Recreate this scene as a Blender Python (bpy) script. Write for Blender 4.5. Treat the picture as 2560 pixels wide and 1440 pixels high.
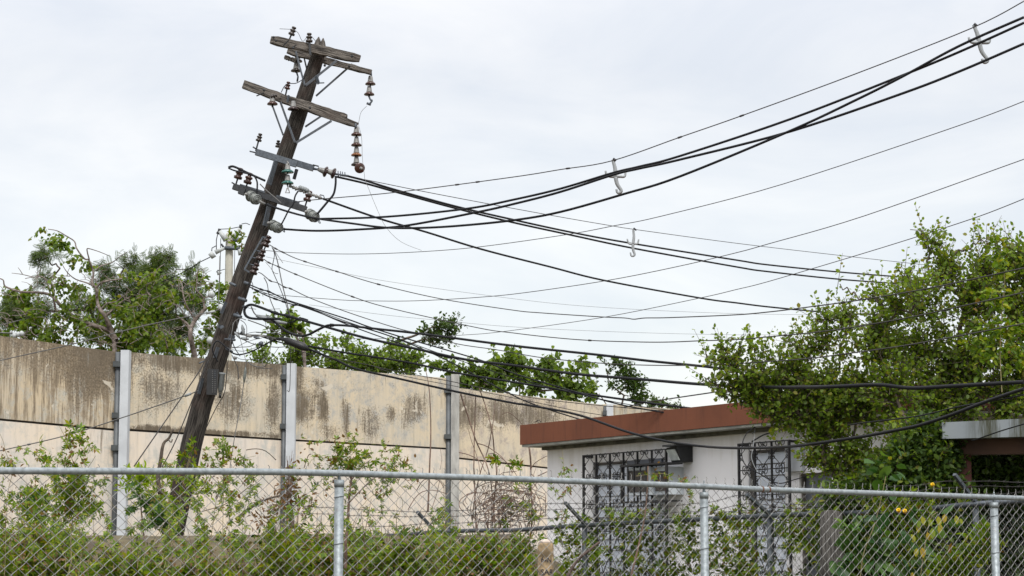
import bpy, math, random
import numpy as np
from mathutils import Vector, Matrix, noise
R = math.radians
random.seed(7)
rng = np.random.default_rng(7)
for o in list(bpy.data.objects): bpy.data.objects.remove(o)
sc = bpy.context.scene
COL = sc.collection

# ------------------------------------------------------------------ camera
F = 5500.0; PITCH = math.atan(710 / F); EYE = Vector((0, 0, 1.6))
cam = bpy.data.cameras.new('camera'); co = bpy.data.objects.new('camera', cam); COL.objects.link(co)
cam.sensor_width = 36; cam.lens = F / 2560 * 36; cam.clip_start = .1; cam.clip_end = 3000
co.location = EYE; co.rotation_euler = (R(90) + PITCH, 0, 0); sc.camera = co
# ------------------------------------------------------------------ world: bright overcast
SUN_EL, SUN_AZ = R(50), R(10)          # sun behind and to the right of the camera
w = bpy.data.worlds.new("World"); sc.world = w; w.use_nodes = True
nt = w.node_tree; nt.nodes.clear(); N = nt.nodes.new; L = nt.links.new
out = N('ShaderNodeOutputWorld'); addS = N('ShaderNodeAddShader')
bg1 = N('ShaderNodeBackground'); bg2 = N('ShaderNodeBackground')
sky = N('ShaderNodeTexSky'); sky.sky_type = 'NISHITA'; sky.sun_disc = False
sky.sun_elevation = SUN_EL; sky.sun_rotation = R(180) - SUN_AZ
L(sky.outputs[0], bg1.inputs[0]); bg1.inputs[1].default_value = .05
tc = N('ShaderNodeTexCoord'); sep = N('ShaderNodeSeparateXYZ'); L(tc.outputs['Generated'], sep.inputs[0])
mp = N('ShaderNodeMapping'); mp.inputs['Scale'].default_value = (1, 1, 2.6); L(tc.outputs['Generated'], mp.inputs[0])
nz = N('ShaderNodeTexNoise'); nz.inputs['Scale'].default_value = 6.0; nz.inputs['Detail'].default_value = 6; nz.inputs['Roughness'].default_value = .55; nz.inputs['Distortion'].default_value = .5
L(mp.outputs[0], nz.inputs['Vector'])
cr = N('ShaderNodeValToRGB'); cr.color_ramp.elements[0].position = .36; cr.color_ramp.elements[1].position = .64
cr.color_ramp.elements[0].color = (.635, .625, .62, 1); cr.color_ramp.elements[1].color = (.790, .750, .700, 1)
L(nz.outputs[0], cr.inputs[0])
grad = N('ShaderNodeMapRange'); grad.inputs[1].default_value = .0; grad.inputs[2].default_value = 1.0
grad.inputs[3].default_value = 1.0; grad.inputs[4].default_value = 3.6; grad.interpolation_type = 'LINEAR'
pw = N('ShaderNodeMath'); pw.operation = 'SUBTRACT'; pw.inputs[1].default_value = .22; pw.use_clamp = True
L(sep.outputs[2], pw.inputs[0]); L(pw.outputs[0], grad.inputs[0])
vm = N('ShaderNodeVectorMath'); vm.operation = 'SCALE'; L(cr.outputs[0], vm.inputs[0]); L(grad.outputs[0], vm.inputs['Scale'])
L(vm.outputs[0], bg2.inputs[0]); bg2.inputs[1].default_value = 1.0
L(bg1.outputs[0], addS.inputs[0]); L(bg2.outputs[0], addS.inputs[1]); L(addS.outputs[0], out.inputs[0])
sun = bpy.data.lights.new('sun', 'SUN'); sun.energy = 2.6; sun.angle = R(14); sun.color = (1, .965, .91)
so = bpy.data.objects.new('sun', sun); COL.objects.link(so); so.rotation_euler = (R(90) - SUN_EL, 0, SUN_AZ)
sc.view_settings.view_transform = 'Standard'; sc.view_settings.look = 'None'
sc.view_settings.exposure = 0.0; sc.view_settings.gamma = 1
sc.cycles.max_bounces = 6; sc.cycles.transparent_max_bounces = 8

# ------------------------------------------------------------------ geometry helpers
CT, ST = math.cos(PITCH), math.sin(PITCH)
def ray(px, py):
    x = (px - 1280) / F; u = (720 - py) / F
    return Vector((x, CT - u * ST, ST + u * CT))
def P(px, py, Y):
    d = ray(px, py); return EYE + d * (Y / d.y)
def lerp(a, b, t): return a + (b - a) * t
def interp(x, xs, ys): return float(np.interp(x, xs, ys))
def plane_hit(px, py, p0, n):
    d = ray(px, py); t = (p0 - EYE).dot(n) / d.dot(n); return EYE + d * t

class MB:
    def __init__(s): s.v = []; s.f = []; s.uv = []; s.sm = []
    def face(s, idx, uv=None, smooth=False):
        s.f.append(idx); s.uv += uv if uv else [(0, 0)] * len(idx); s.sm.append(smooth)
    def hexa(s, c):            # 8 corners: bottom 0-3 ccw, top 4-7
        b = len(s.v); s.v += [tuple(p) for p in c]
        for q in ((3, 2, 1, 0), (4, 5, 6, 7), (0, 1, 5, 4), (1, 2, 6, 5), (2, 3, 7, 6), (3, 0, 4, 7)):
            p = [Vector(c[i]) for i in q]; a = (p[1] - p[0]).length; h = (p[2] - p[1]).length
            s.face([b + i for i in q], [(0, 0), (a, 0), (a, h), (0, h)])
    def box(s, c, sx, sy, sz, M=None):
        pts = [Vector((x, y, z)) for z in (-sz / 2, sz / 2) for x, y in ((-sx / 2, -sy / 2), (sx / 2, -sy / 2), (sx / 2, sy / 2), (-sx / 2, sy / 2))]
        if M is not None: pts = [M @ p for p in pts]
        s.hexa([p + Vector(c) for p in pts])
    def beam(s, a, b, wd, ht, up=Vector((0, 0, 1)), seg=1, jit=0, taper=None):
        # uv: v along the beam
        a, b = Vector(a), Vector(b); d = (b - a).normalized(); side = d.cross(up).normalized(); upv = side.cross(d)
        rings = []
        for i in range(seg + 1):
            t = i / seg; c = a.lerp(b, t); k = taper(t) if taper else 1; ring = []
            for sx, sz in ((-1, -1), (1, -1), (1, 1), (-1, 1)):
                p = c + side * sx * wd / 2 * k + upv * sz * ht / 2 * k
                if jit: p += Vector((random.uniform(-jit, jit), random.uniform(-jit, jit), random.uniform(-jit, jit)))
                ring.append(len(s.v)); s.v.append(tuple(p))
            rings.append(ring)
        Ln = (b - a).length; dims = (wd, ht, wd, ht)
        for i in range(seg):
            u0 = 0
            for k in range(4):
                k2 = (k + 1) % 4; u1 = u0 + dims[k]; v0, v1 = Ln * i / seg, Ln * (i + 1) / seg
                s.face([rings[i][k], rings[i][k2], rings[i + 1][k2], rings[i + 1][k]], [(u0, v0), (u1, v0), (u1, v1), (u0, v1)]); u0 = u1
        s.face(rings[0][::-1]); s.face(rings[-1])
    def tube(s, pts, r, n=6, cap=True, smooth=True):
        pts = [Vector(p) for p in pts]; m = len(pts)
        rr = r if isinstance(r, (list, tuple)) else [r] * m
        t0 = (pts[1] - pts[0]).normalized(); ref = Vector((0, 0, 1)) if abs(t0.z) < .9 else Vector((1, 0, 0))
        nrm = t0.cross(ref).normalized(); rings = []; L_ = 0; ls = []
        for i in range(m):
            t = (pts[min(i + 1, m - 1)] - pts[max(i - 1, 0)])
            if t.length < 1e-9: t = t0
            t.normalize(); nrm = (nrm - t * nrm.dot(t))
            nrm = nrm.normalized() if nrm.length > 1e-6 else t.orthogonal().normalized()
            bn = t.cross(nrm); ring = []
            for k in range(n):
                a = 2 * math.pi * k / n; ring.append(len(s.v)); s.v.append(tuple(pts[i] + (nrm * math.cos(a) + bn * math.sin(a)) * rr[i]))
            rings.append(ring)
            if i: L_ += (pts[i] - pts[i - 1]).length
            ls.append(L_)
        C = 2 * math.pi * max(rr)
        for i in range(m - 1):
            for k in range(n):
                k2 = (k + 1) % n
                s.face([rings[i][k], rings[i][k2], rings[i + 1][k2], rings[i + 1][k]],
                       [(C * k / n, ls[i]), (C * (k + 1) / n, ls[i]), (C * (k + 1) / n, ls[i + 1]), (C * k / n, ls[i + 1])], smooth)
        if cap: s.face(rings[0][::-1]); s.face(rings[-1])
    def lathe(s, o, ax, prof, n=16):     # prof: (r, h) along axis ax
        o = Vector(o); ax = Vector(ax).normalized(); e1 = ax.orthogonal().normalized(); e2 = ax.cross(e1); rings = []
        for r, h in prof:
            ring = []
            for k in range(n):
                a = 2 * math.pi * k / n; ring.append(len(s.v)); s.v.append(tuple(o + ax * h + (e1 * math.cos(a) + e2 * math.sin(a)) * max(r, 1e-4)))
            rings.append(ring)
        for i in range(len(prof) - 1):
            for k in range(n):
                k2 = (k + 1) % n; s.face([rings[i][k], rings[i][k2], rings[i + 1][k2], rings[i + 1][k]], None, True)
        s.face(rings[0][::-1]); s.face(rings[-1])
    def build(s, name, mat, parent=None):
        me = bpy.data.meshes.new(name); me.from_pydata(s.v, [], s.f); uvl = me.uv_layers.new(name='UVMap')
        uvl.data.foreach_set('uv', np.array(s.uv, dtype=np.float32).ravel())
        me.polygons.foreach_set('use_smooth', s.sm); me.materials.append(mat); me.update()
        o = bpy.data.objects.new(name, me); COL.objects.link(o)
        if parent is not None:
            o.parent = parent; o.matrix_parent_inverse = parent.matrix_world.inverted()
        return o
def empty(name, loc, label, cat, group=None):
    o = bpy.data.objects.new(name, None); COL.objects.link(o); o.location = loc; o.empty_display_size = .1
    o.matrix_world = Matrix.Translation(Vector(loc)); o['label'] = label; o['category'] = cat
    if group: o['group'] = group
    return o
def tag(o, label=None, cat=None, group=None, kind=None):
    for k, v in (('label', label), ('category', cat), ('group', group), ('kind', kind)):
        if v: o[k] = v
    return o
def smooth_pts(pts, sub=4):     # catmull-rom over tuples
    out = []; n = len(pts)
    A = [np.array(p, float) for p in pts]
    for i in range(n - 1):
        p0, p1, p2, p3 = A[max(i - 1, 0)], A[i], A[i + 1], A[min(i + 2, n - 1)]
        for j in range(sub):
            t = j / sub; out.append(.5 * ((2 * p1) + (-p0 + p2) * t + (2 * p0 - 5 * p1 + 4 * p2 - p3) * t * t + (-p0 + 3 * p1 - 3 * p2 + p3) * t ** 3))
    out.append(A[-1]); return out

# ------------------------------------------------------------------ materials
class NT:
    def __init__(s, name):
        s.m = bpy.data.materials.new(name); s.m.use_nodes = True; s.t = s.m.node_tree; s.t.nodes.clear()
        s.out = s.n('ShaderNodeOutputMaterial'); s.b = s.n('ShaderNodeBsdfPrincipled'); s.l(s.b.outputs[0], s.out.inputs[0])
    def n(s, t): return s.t.nodes.new(t)
    def l(s, a, b): s.t.links.new(a, b)
    def val(s, node, v):
        if isinstance(v, (int, float)): node.default_value = v
        elif isinstance(v, tuple): node.default_value = v
        else: s.l(v, node)
    def math(s, op, a, b=0.0, c=None, clamp=False):
        m = s.n('ShaderNodeMath'); m.operation = op; m.use_clamp = clamp; s.val(m.inputs[0], a); s.val(m.inputs[1], b)
        if c is not None: s.val(m.inputs[2], c)
        return m.outputs[0]
    def coord(s, kind='Object', scale=(1, 1, 1), loc=(0, 0, 0)):
        tc = s.n('ShaderNodeTexCoord'); mp = s.n('ShaderNodeMapping'); mp.inputs['Scale'].default_value = scale; mp.inputs['Location'].default_value = loc
        s.l(tc.outputs[kind], mp.inputs[0]); return mp.outputs[0]
    def noise(s, vec, scale=5, detail=4, rough=.55, dist=0):
        n = s.n('ShaderNodeTexNoise'); s.l(vec, n.inputs['Vector']); n.inputs['Scale'].default_value = scale
        n.inputs['Detail'].default_value = detail; n.inputs['Roughness'].default_value = rough; n.inputs['Distortion'].default_value = dist
        return n.outputs[0]
    def ramp(s, fac, stops):
        r = s.n('ShaderNodeValToRGB'); e = r.color_ramp.elements
        while len(e) < len(stops): e.new(.5)
        for k, (p, c) in enumerate(stops):
            e[k].position = p; e[k].color = (c, c, c, 1) if isinstance(c, (int, float)) else (*c, 1)
        s.l(fac, r.inputs[0]); return r.outputs[0]
    def mix(s, f, a, b, mode='MIX'):
        m = s.n('ShaderNodeMix'); m.data_type = 'RGBA'; m.blend_type = mode; s.val(m.inputs[0], f)
        for i, v in ((6, a), (7, b)):
            if isinstance(v, tuple): m.inputs[i].default_value = (*v, 1)
            else: s.l(v, m.inputs[i])
        return m.outputs[2]
    def base(s, c, rough=.7, metal=0, spec=None):
        if isinstance(c, tuple): s.b.inputs['Base Color'].default_value = (*c, 1)
        else: s.l(c, s.b.inputs['Base Color'])
        s.val(s.b.inputs['Roughness'], rough); s.b.inputs['Metallic'].default_value = metal
        if spec is not None: s.b.inputs['Specular IOR Level'].default_value = spec
        return s
    def bump(s, h, dist=.01, strength=1):
        b = s.n('ShaderNodeBump'); b.inputs['Distance'].default_value = dist; b.inputs['Strength'].default_value = strength
        s.l(h, b.inputs['Height']); s.l(b.outputs[0], s.b.inputs['Normal']); return s

def m_plain(name, c, rough=.6, metal=0, var=.25, scale=12, c2=None):
    t = NT(name); v = t.noise(t.coord(), scale, 5); f = t.ramp(v, [(.35, 0), (.65, 1)])
    a = tuple(x * (1 - var) for x in c); b = c2 or tuple(min(1, x * (1 + var * .6)) for x in c)
    t.base(t.mix(f, a, b), rough, metal)
    if name not in ('cable', 'wire', 'wire_grey', 'spacer'): t.bump(v, .003, .4)
    return t.m

def m_wood(name, dark, light, red=None):
    t = NT(name); vec = t.coord('UV', (1, 1, 1))
    st = t.n('ShaderNodeMapping'); st.inputs['Scale'].default_value = (40, 2.2, 1); t.l(vec, st.inputs[0])
    s1 = t.noise(st.outputs[0], 1.6, 6, .65, .3)
    s2 = t.noise(vec, 2.2, 4)
    f = t.ramp(s1, [(.42, 0), (.60, 1)]); c = t.mix(f, dark, light)
    if red: c = t.mix(t.ramp(s2, [(.48, 0), (.68, .75)]), c, red)
    cr = t.ramp(s1, [(.30, 1), (.41, 0)]); c = t.mix(cr, c, (.012, .010, .009))
    st2 = t.n('ShaderNodeMapping'); st2.inputs['Scale'].default_value = (14, 5, 1); t.l(vec, st2.inputs[0])
    kn = t.ramp(t.noise(st2.outputs[0], 1.3, 3, .5), [(.28, 1), (.36, 0)]); c = t.mix(kn, c, (.02, .016, .013))
    t.base(c, .9, 0, .2); t.bump(s1, .02, .9); return t.m

def m_galv(name, c=(.50, .53, .55), metal=.55, rough=.45, rust=0):
    t = NT(name); vec = t.coord(); v = t.noise(vec, 30, 5, .65); f = t.ramp(v, [(.35, 0), (.62, 1)])
    col = t.mix(f, tuple(x * .72 for x in c), tuple(min(1, x * 1.12) for x in c))
    sp = t.ramp(t.noise(vec, 90, 3), [(.62, 0), (.72, .5)]); col = t.mix(sp, col, tuple(x * .4 for x in c))
    if rust:
        rm = t.ramp(t.noise(vec, 3.1, 5, .7), [(.70 - rust * .1, 0), (.78, 1)]); col = t.mix(rm, col, (.22, .09, .04))
    t.base(col, t.ramp(v, [(.3, rough + .15), (.7, rough)]), metal); t.bump(v, .001, .3); return t.m

def m_leaf(name, cols, trans=.35, rough=.5):
    t = NT(name); g = t.n('ShaderNodeNewGeometry'); r = g.outputs['Random Per Island']
    n = len(cols); col = t.ramp(r, [(i / (n - 1), c) for i, c in enumerate(cols)])
    big = t.noise(t.coord(), 1.1, 3); col = t.mix(t.ramp(big, [(.35, .3), (.6, 0)]), col, tuple(x * .8 for x in cols[0]))
    t.base(col, rough, 0, .35)
    tr = t.n('ShaderNodeBsdfTranslucent'); mx = t.n('ShaderNodeMixShader'); mx.inputs[0].default_value = trans
    tcol = t.mix(1.0, col, (1.5, 1.45, .55), 'MULTIPLY'); t.l(tcol, tr.inputs[0])
    t.l(t.b.outputs[0], mx.inputs[1]); t.l(tr.outputs[0], mx.inputs[2]); t.l(mx.outputs[0], t.out.inputs[0]); return t.m

def m_wall(name, base, streak, speck, blobs, seed, topdark=0, patch=(.42, .44, .42)):
    """rendered concrete panel; UV in metres from the panel's top left corner"""
    t = NT(name); uv = t.n('ShaderNodeTexCoord').outputs['UV']
    sx = t.n('ShaderNodeSeparateXYZ'); t.l(uv, sx.inputs[0]); U, V = sx.outputs[0], sx.outputs[1]
    def mp(scale):
        m = t.n('ShaderNodeMapping'); m.inputs['Scale'].default_value = scale; m.inputs['Location'].default_value = (seed * 3.7, seed * 1.9, seed); t.l(uv, m.inputs[0]); return m.outputs[0]
    big = t.noise(mp((1, 1, 1)), 1.4, 6, .6); fine = t.noise(mp((1, 1, 1)), 30, 6, .75); blot = t.noise(mp((1, 1, 1)), 4.2, 7, .72, .3)
    vert = t.noise(mp((7, .55, 1)), 1.9, 6, .7); vert2 = t.noise(mp((30, 1.3, 1)), 1.6, 6, .75)
    c = t.mix(t.ramp(big, [(.38, 0), (.62, 1)]), base, tuple(x * k for x, k in zip(base, (1.10, 1.04, .94))))
    c = t.mix(t.ramp(blot, [(.48, 0), (.62, .65)]), c, patch)
    c = t.mix(t.ramp(vert, [(.48, 0), (.70, .45)]), c, tuple(x * .62 for x in base))
    mask = None
    for (bu, bv, ru, rv, k) in blobs:
        du = t.math('DIVIDE', t.math('SUBTRACT', U, bu), ru); dv = t.math('DIVIDE', t.math('SUBTRACT', V, bv), rv)
        d = t.math('ADD', t.math('SQRT', t.math('ADD', t.math('MULTIPLY', du, du), t.math('MULTIPLY', dv, dv))), t.math('MULTIPLY', t.math('SUBTRACT', t.math('ADD', blot, big), 1.0), 2.6))
        m = t.math('MULTIPLY', t.math('SUBTRACT', 1.25, d, clamp=True), k)
        mask = m if mask is None else t.math('MAXIMUM', mask, m)
    if mask is None:
        v = t.n('ShaderNodeValue'); v.outputs[0].default_value = 0; mask = v.outputs[0]
    if topdark: mask = t.math('ADD', mask, t.math('MULTIPLY', t.math('SUBTRACT', 1, t.math('DIVIDE', V, .85), clamp=True), topdark))
    amt = t.math('ADD', t.math('MULTIPLY', mask, 1.0), streak)
    # vertical grime: the noise is cut by a threshold that falls as the mask rises
    k1 = t.math('MULTIPLY', t.math('ADD', t.math('ADD', vert, t.math('MULTIPLY', vert2, .9)), t.math('SUBTRACT', t.math('MULTIPLY', amt, .37), 1.19)), 5.5, clamp=True)
    c = t.mix(t.math('MULTIPLY', k1, t.math('ADD', .42, t.math('MULTIPLY', vert2, .62))), c, t.mix(t.ramp(blot, [(.42, 0), (.58, 1)]), (.105, .080, .055), (.215, .160, .100)))
    k2 = t.math('MULTIPLY', t.math('ADD', t.math('ADD', fine, t.math('MULTIPLY', blot, .62)), t.math('SUBTRACT', t.math('MULTIPLY', t.math('ADD', mask, speck), .38), 1.10)), 7, clamp=True)
    c = t.mix(t.math('MULTIPLY', k2, t.math('MULTIPLY', t.math('ADD', fine, .15), .95, clamp=True)), c, (.080, .064, .046))
    pk = t.ramp(t.noise(mp((1, 1, 1)), 2.6, 4, .5, .6), [(.665, 0), (.68, .8)]); c = t.mix(pk, c, (.60, .55, .46))
    t.base(c, .92, 0, .15); t.bump(fine, .006, .5); return t.m

M = {}
M['pole_wood'] = m_wood('pole_wood', (.014, .012, .011), (.078, .070, .062), (.055, .034, .028))
M['arm_wood'] = m_wood('arm_wood', (.040, .036, .033), (.185, .168, .15), (.10, .08, .07))
M['steel'] = m_galv('steel', (.095, .11, .13), .5, .5, .3)
M['dark_steel'] = m_galv('dark_steel', (.040, .043, .048), .4, .55, .3)
M['galv'] = m_galv('galv', (.27, .305, .325), .5, .5, .7)
M['galv_wire'] = m_galv('galv_wire', (.29, .29, .285), .3, .55)
M['galv_old'] = m_galv('galv_old', (.070, .082, .094), .4, .55, .5)
M['brace'] = m_galv('brace', (.15, .17, .20), .4, .5)
M['brown_glaze'] = m_plain('brown_glaze', (.055, .022, .016), .22, 0, .4, 30)
M['red_glaze'] = m_plain('red_glaze', (.022, .009, .008), .25, 0, .3, 30)
M['orange_glaze'] = m_plain('orange_glaze', (.17, .065, .02), .2, 0, .3, 30)
M['dark_glaze'] = m_plain('dark_glaze', (.035, .028, .025), .25, 0, .4, 30)
M['cap_metal'] = m_plain('cap_metal', (.22, .22, .215), .6, .2, .35, 40)
M['glass_green'] = m_plain('glass_green', (.02, .11, .095), .08, 0, .2, 10)
M['polymer'] = m_plain('polymer', (.13, .145, .135), .45, 0, .2, 30)
M['polymer_white'] = m_plain('polymer_white', (.36, .385, .39), .45, 0, .15, 30)
M['spacer'] = m_plain('spacer', (.27, .29, .305), .4, 0, .15, 8)
M['black'] = m_plain('black', (.012, .013, .015), .5, 0, .3)
M['cable'] = m_plain('cable', (.008, .009, .012), .6, 0, .2, 4)
for _c in ('cable',): M[_c].node_tree.nodes['Principled BSDF'].inputs['Specular IOR Level'].default_value = .22
M['wire'] = m_plain('wire', (.028, .026, .026), .7, 0, .3, 6)
M['wire_grey'] = m_plain('wire_grey', (.11, .11, .11), .6, .1, .2, 6)
M['splice_grey'] = m_plain('splice_grey', (.20, .22, .23), .5, 0, .3, 10)
M['iron'] = m_plain('iron', (.012, .012, .014), .5, .1, .3)
M['roof'] = None

def ob_mat(name, fn):
    M[name] = fn(); return M[name]
def mk_fascia():
    t = NT('fascia'); v = t.noise(t.coord(), 1.5, 6, .6); uv = t.coord('UV', (3, 14, 1)); st = t.noise(t.coord('Object', (9, 9, .8)), 1.5, 5, .65)
    c = t.mix(t.ramp(v, [(.3, 0), (.7, 1)]), (.15, .057, .034), (.20, .074, .041))
    c = t.mix(t.ramp(st, [(.54, 0), (.70, .6)]), c, (.085, .04, .030))
    sp = t.noise(t.coord(), 34, 3); c = t.mix(t.ramp(sp, [(.70, 0), (.76, .6)]), c, (.05, .03, .02))
    t.base(c, .75, 0, .2); return t.m
M['fascia'] = mk_fascia()
def mk_house():
    t = NT('house_paint'); v = t.noise(t.coord(), .9, 5, .6); st = t.noise(t.coord('Object', (5, 5, .5)), 1.6, 5, .6)
    c = t.mix(t.ramp(v, [(.35, 0), (.65, 1)]), (.82, .82, .85), (.88, .875, .895))
    c = t.mix(t.ramp(st, [(.55, 0), (.78, .35)]), c, (.56, .53, .48))
    sx = t.n('ShaderNodeSeparateXYZ'); t.l(t.n('ShaderNodeTexCoord').outputs['Object'], sx.inputs[0])
    # paint turns darker and yellower towards the top of the wall, with a ragged lower edge
    z = t.math('ADD', sx.outputs[2], t.math('MULTIPLY', st, .5)); k = t.math('MULTIPLY', t.math('SUBTRACT', z, 3.18), 1.6, clamp=True)
    c = t.mix(k, c, (.50, .47, .39)); t.base(c, .85, 0, .2); t.bump(t.noise(t.coord(), 60, 4), .002, .4); return t.m
M['house_paint'] = mk_house()
def mk_slab():
    t = NT('slab'); st = t.noise(t.coord('Object', (6, 6, .5)), 1.4, 5, .7); v = t.noise(t.coord(), 3, 6)
    sx = t.n('ShaderNodeSeparateXYZ'); t.l(t.n('ShaderNodeTexCoord').outputs['Object'], sx.inputs[0])
    c = t.mix(t.ramp(v, [(.3, 0), (.7, 1)]), (.16, .185, .205), (.21, .235, .25))
    k = t.math('MULTIPLY', t.math('SUBTRACT', sx.outputs[0], 4.2), 5, clamp=True)
    k = t.math('MULTIPLY', k, t.ramp(st, [(.42, .0), (.56, 1)])); c = t.mix(k, c, (.040, .043, .025)); t.base(c, .85); return t.m
M['slab'] = mk_slab()
M['brown_beam'] = m_plain('brown_beam', (.055, .026, .014), .8, 0, .3, 3)
M['red_post'] = m_plain('red_post', (.075, .018, .012), .7, 0, .35, 5)
M['soffit'] = m_plain('soffit', (.36, .37, .34), .85, 0, .3, 5)
M['ledge'] = m_plain('ledge', (.10, .10, .075), .9, 0, .5, 7)
M['glass_pane'] = m_plain('glass_pane', (.74, .80, .90), .45, 0, .15, 3)
M['pane_dark'] = m_plain('pane_dark', (.10, .11, .13), .3, 0, .2, 3)
M['tint_panel'] = m_plain('tint_panel', (.13, .145, .18), .35, 0, .15, 3)
M['win_frame'] = m_plain('win_frame', (.11, .10, .09), .6, 0, .3, 6)
M['ac_white'] = m_plain('ac_white', (.55, .60, .64), .5, 0, .1, 6)
M['ac_grill'] = m_plain('ac_grill', (.075, .065, .06), .7, 0, .3, 20)
M['lamp_lens'] = m_plain('lamp_lens', (.55, .60, .58), .12, 0, .25, 8)
M['white_post'] = m_plain('white_post', (.47, .50, .535), .7, 0, .10, 3)
def mk_gpost():
    t = NT('grey_post'); v = t.noise(t.coord('Object', (3, 3, .8)), 2.5, 6, .65)
    c = t.mix(t.ramp(v, [(.35, 0), (.65, 1)]), (.24, .24, .23), (.42, .42, .40)); t.base(c, .85); return t.m
M['grey_post'] = mk_gpost()
M['pipe'] = m_plain('pipe', (.085, .095, .105), .55, 0, .35, 4)
M['clamp'] = m_plain('clamp', (.050, .058, .062), .6, 0, .3, 10)
M['joint'] = m_plain('joint', (.05, .045, .04), .95, 0, .4, 9)
M['far_concrete'] = m_plain('far_concrete', (.47, .46, .40), .85, 0, .25, 2)
M['kerb_conc'] = m_plain('kerb_conc', (.16, .135, .11), .9, 0, .5, 6)
M['marker_conc'] = m_plain('marker_conc', (.27, .20, .115), .9, 0, .5, 14)
M['marker_top'] = m_plain('marker_top', (.50, .42, .36), .8, 0, .2, 9)
M['paint_black'] = m_plain('paint_black', (.02, .02, .03), .7, 0, .2)
M['bark_grey'] = m_plain('bark_grey', (.13, .10, .085), .9, 0, .45, 14, (.24, .20, .18))
M['bark_red'] = m_plain('bark_red', (.085, .060, .050), .9, 0, .4, 14)
M['bark_dark'] = m_plain('bark_dark', (.085, .066, .05), .9, 0, .45, 14)
M['dry_stem'] = m_plain('dry_stem', (.16, .105, .08), .9, 0, .45, 20)
M['vine_stem'] = m_plain('vine_stem', (.20, .17, .08), .8, 0, .4, 12)
def mk_ground():
    t = NT('soil'); v = t.noise(t.coord(), 3, 8, .7)
    c = t.mix(t.ramp(v, [(.4, 0), (.6, 1)]), (.055, .042, .026), (.12, .10, .05)); t.base(c, .95); t.bump(v, .05); return t.m
M['soil'] = mk_ground()
M['leaf_tree'] = m_leaf('leaf_tree', [(.075, .125, .014), (.105, .175, .018), (.15, .235, .026), (.20, .29, .04), (.20, .18, .03)], .55)
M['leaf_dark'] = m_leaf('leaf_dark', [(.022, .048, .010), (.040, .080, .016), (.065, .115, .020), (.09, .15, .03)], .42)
M['leaf_big'] = m_leaf('leaf_big', [(.045, .085, .010), (.08, .14, .014), (.13, .21, .022), (.18, .27, .035), (.17, .16, .03)], .5)
M['leaf_feather'] = m_leaf('leaf_feather', [(.030, .060, .016), (.05, .09, .020), (.08, .13, .028), (.12, .15, .035)], .42)
M['leaf_mid'] = m_leaf('leaf_mid', [(.055, .10, .014), (.095, .16, .020), (.14, .22, .03), (.20, .29, .045)], .52)
M['leaf_vine'] = m_leaf('leaf_vine', [(.030, .060, .005), (.07, .135, .007), (.12, .21, .010), (.20, .30, .016), (.27, .27, .02), (.14, .23, .010), (.09, .17, .008), (.06, .11, .006), (.20, .10, .02)], .45)
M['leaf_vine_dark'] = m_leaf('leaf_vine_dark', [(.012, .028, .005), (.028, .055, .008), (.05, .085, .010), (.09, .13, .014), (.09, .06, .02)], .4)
M['leaf_lime'] = m_leaf('leaf_lime', [(.16, .24, .012), (.24, .36, .015), (.32, .44, .03)], .5)
M['leaf_broad'] = m_leaf('leaf_broad', [(.015, .055, .015), (.035, .095, .02), (.07, .15, .03), (.11, .19, .03)], .35)
M['leaf_yellow'] = m_leaf('leaf_yellow', [(.13, .20, .02), (.22, .26, .02), (.30, .27, .02), (.34, .22, .02)], .4)
M['leaf_dead'] = m_leaf('leaf_dead', [(.15, .075, .03), (.21, .12, .05), (.10, .06, .03)], .3)
M['petal'] = m_leaf('petal', [(.70, .48, .01), (.80, .58, .02)], .3)

# ------------------------------------------------------------------ foliage engine
def T_oval(wd=.55):
    v = np.array([(0, 0, 0), (-wd * .42, .30, .06), (-wd * .40, .68, .07), (0, 1, -.05), (wd * .40, .68, .07), (wd * .42, .30, .06)])
    return v, [(0, 3, 2, 1), (0, 5, 4, 3)]
def T_heart():
    v = np.array([(0, 0, 0), (-.42, .12, .04), (-.36, .58, .08), (0, 1.0, -.12), (.36, .58, .08), (.42, .12, .04)])
    return v, [(0, 3, 2, 1), (0, 5, 4, 3)]
def T_palm():
    V = []; Fc = []
    for a, l in ((-100, .55), (-48, .85), (0, 1.0), (48, .85), (100, .55)):
        c, s_ = math.cos(R(a)), math.sin(R(a)); b = len(V)
        for x, y, z in ((0, 0, 0), (-.19, .5, .03), (0, 1, -.06), (.19, .5, .03)):
            x *= l; y *= l; V.append((x * c + y * s_, -x * s_ + y * c + .15, z))
        Fc.append((b, b + 3, b + 2, b + 1))
    return np.array(V), Fc
def T_pinnate(n=8):
    V = []; Fc = []
    for i in range(n):
        y = .12 + .86 * i / n; l = .24 * math.sin(math.pi * (.18 + .75 * i / n)) + .05
        for sg in (-1, 1):
            b = len(V); V += [(0, y, 0), (sg * l * .55, y + .01, .01), (sg * l, y + .10, -.02), (sg * l * .5, y + .085, .01)]
            Fc.append((b, b + 1, b + 2, b + 3) if sg > 0 else (b, b + 3, b + 2, b + 1))
    return np.array(V), Fc
TPL = {'oval': T_oval(.62), 'round': T_oval(.85), 'narrow': T_oval(.34), 'heart': T_heart(), 'palm': T_palm(), 'pinnate': T_pinnate()}
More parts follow.
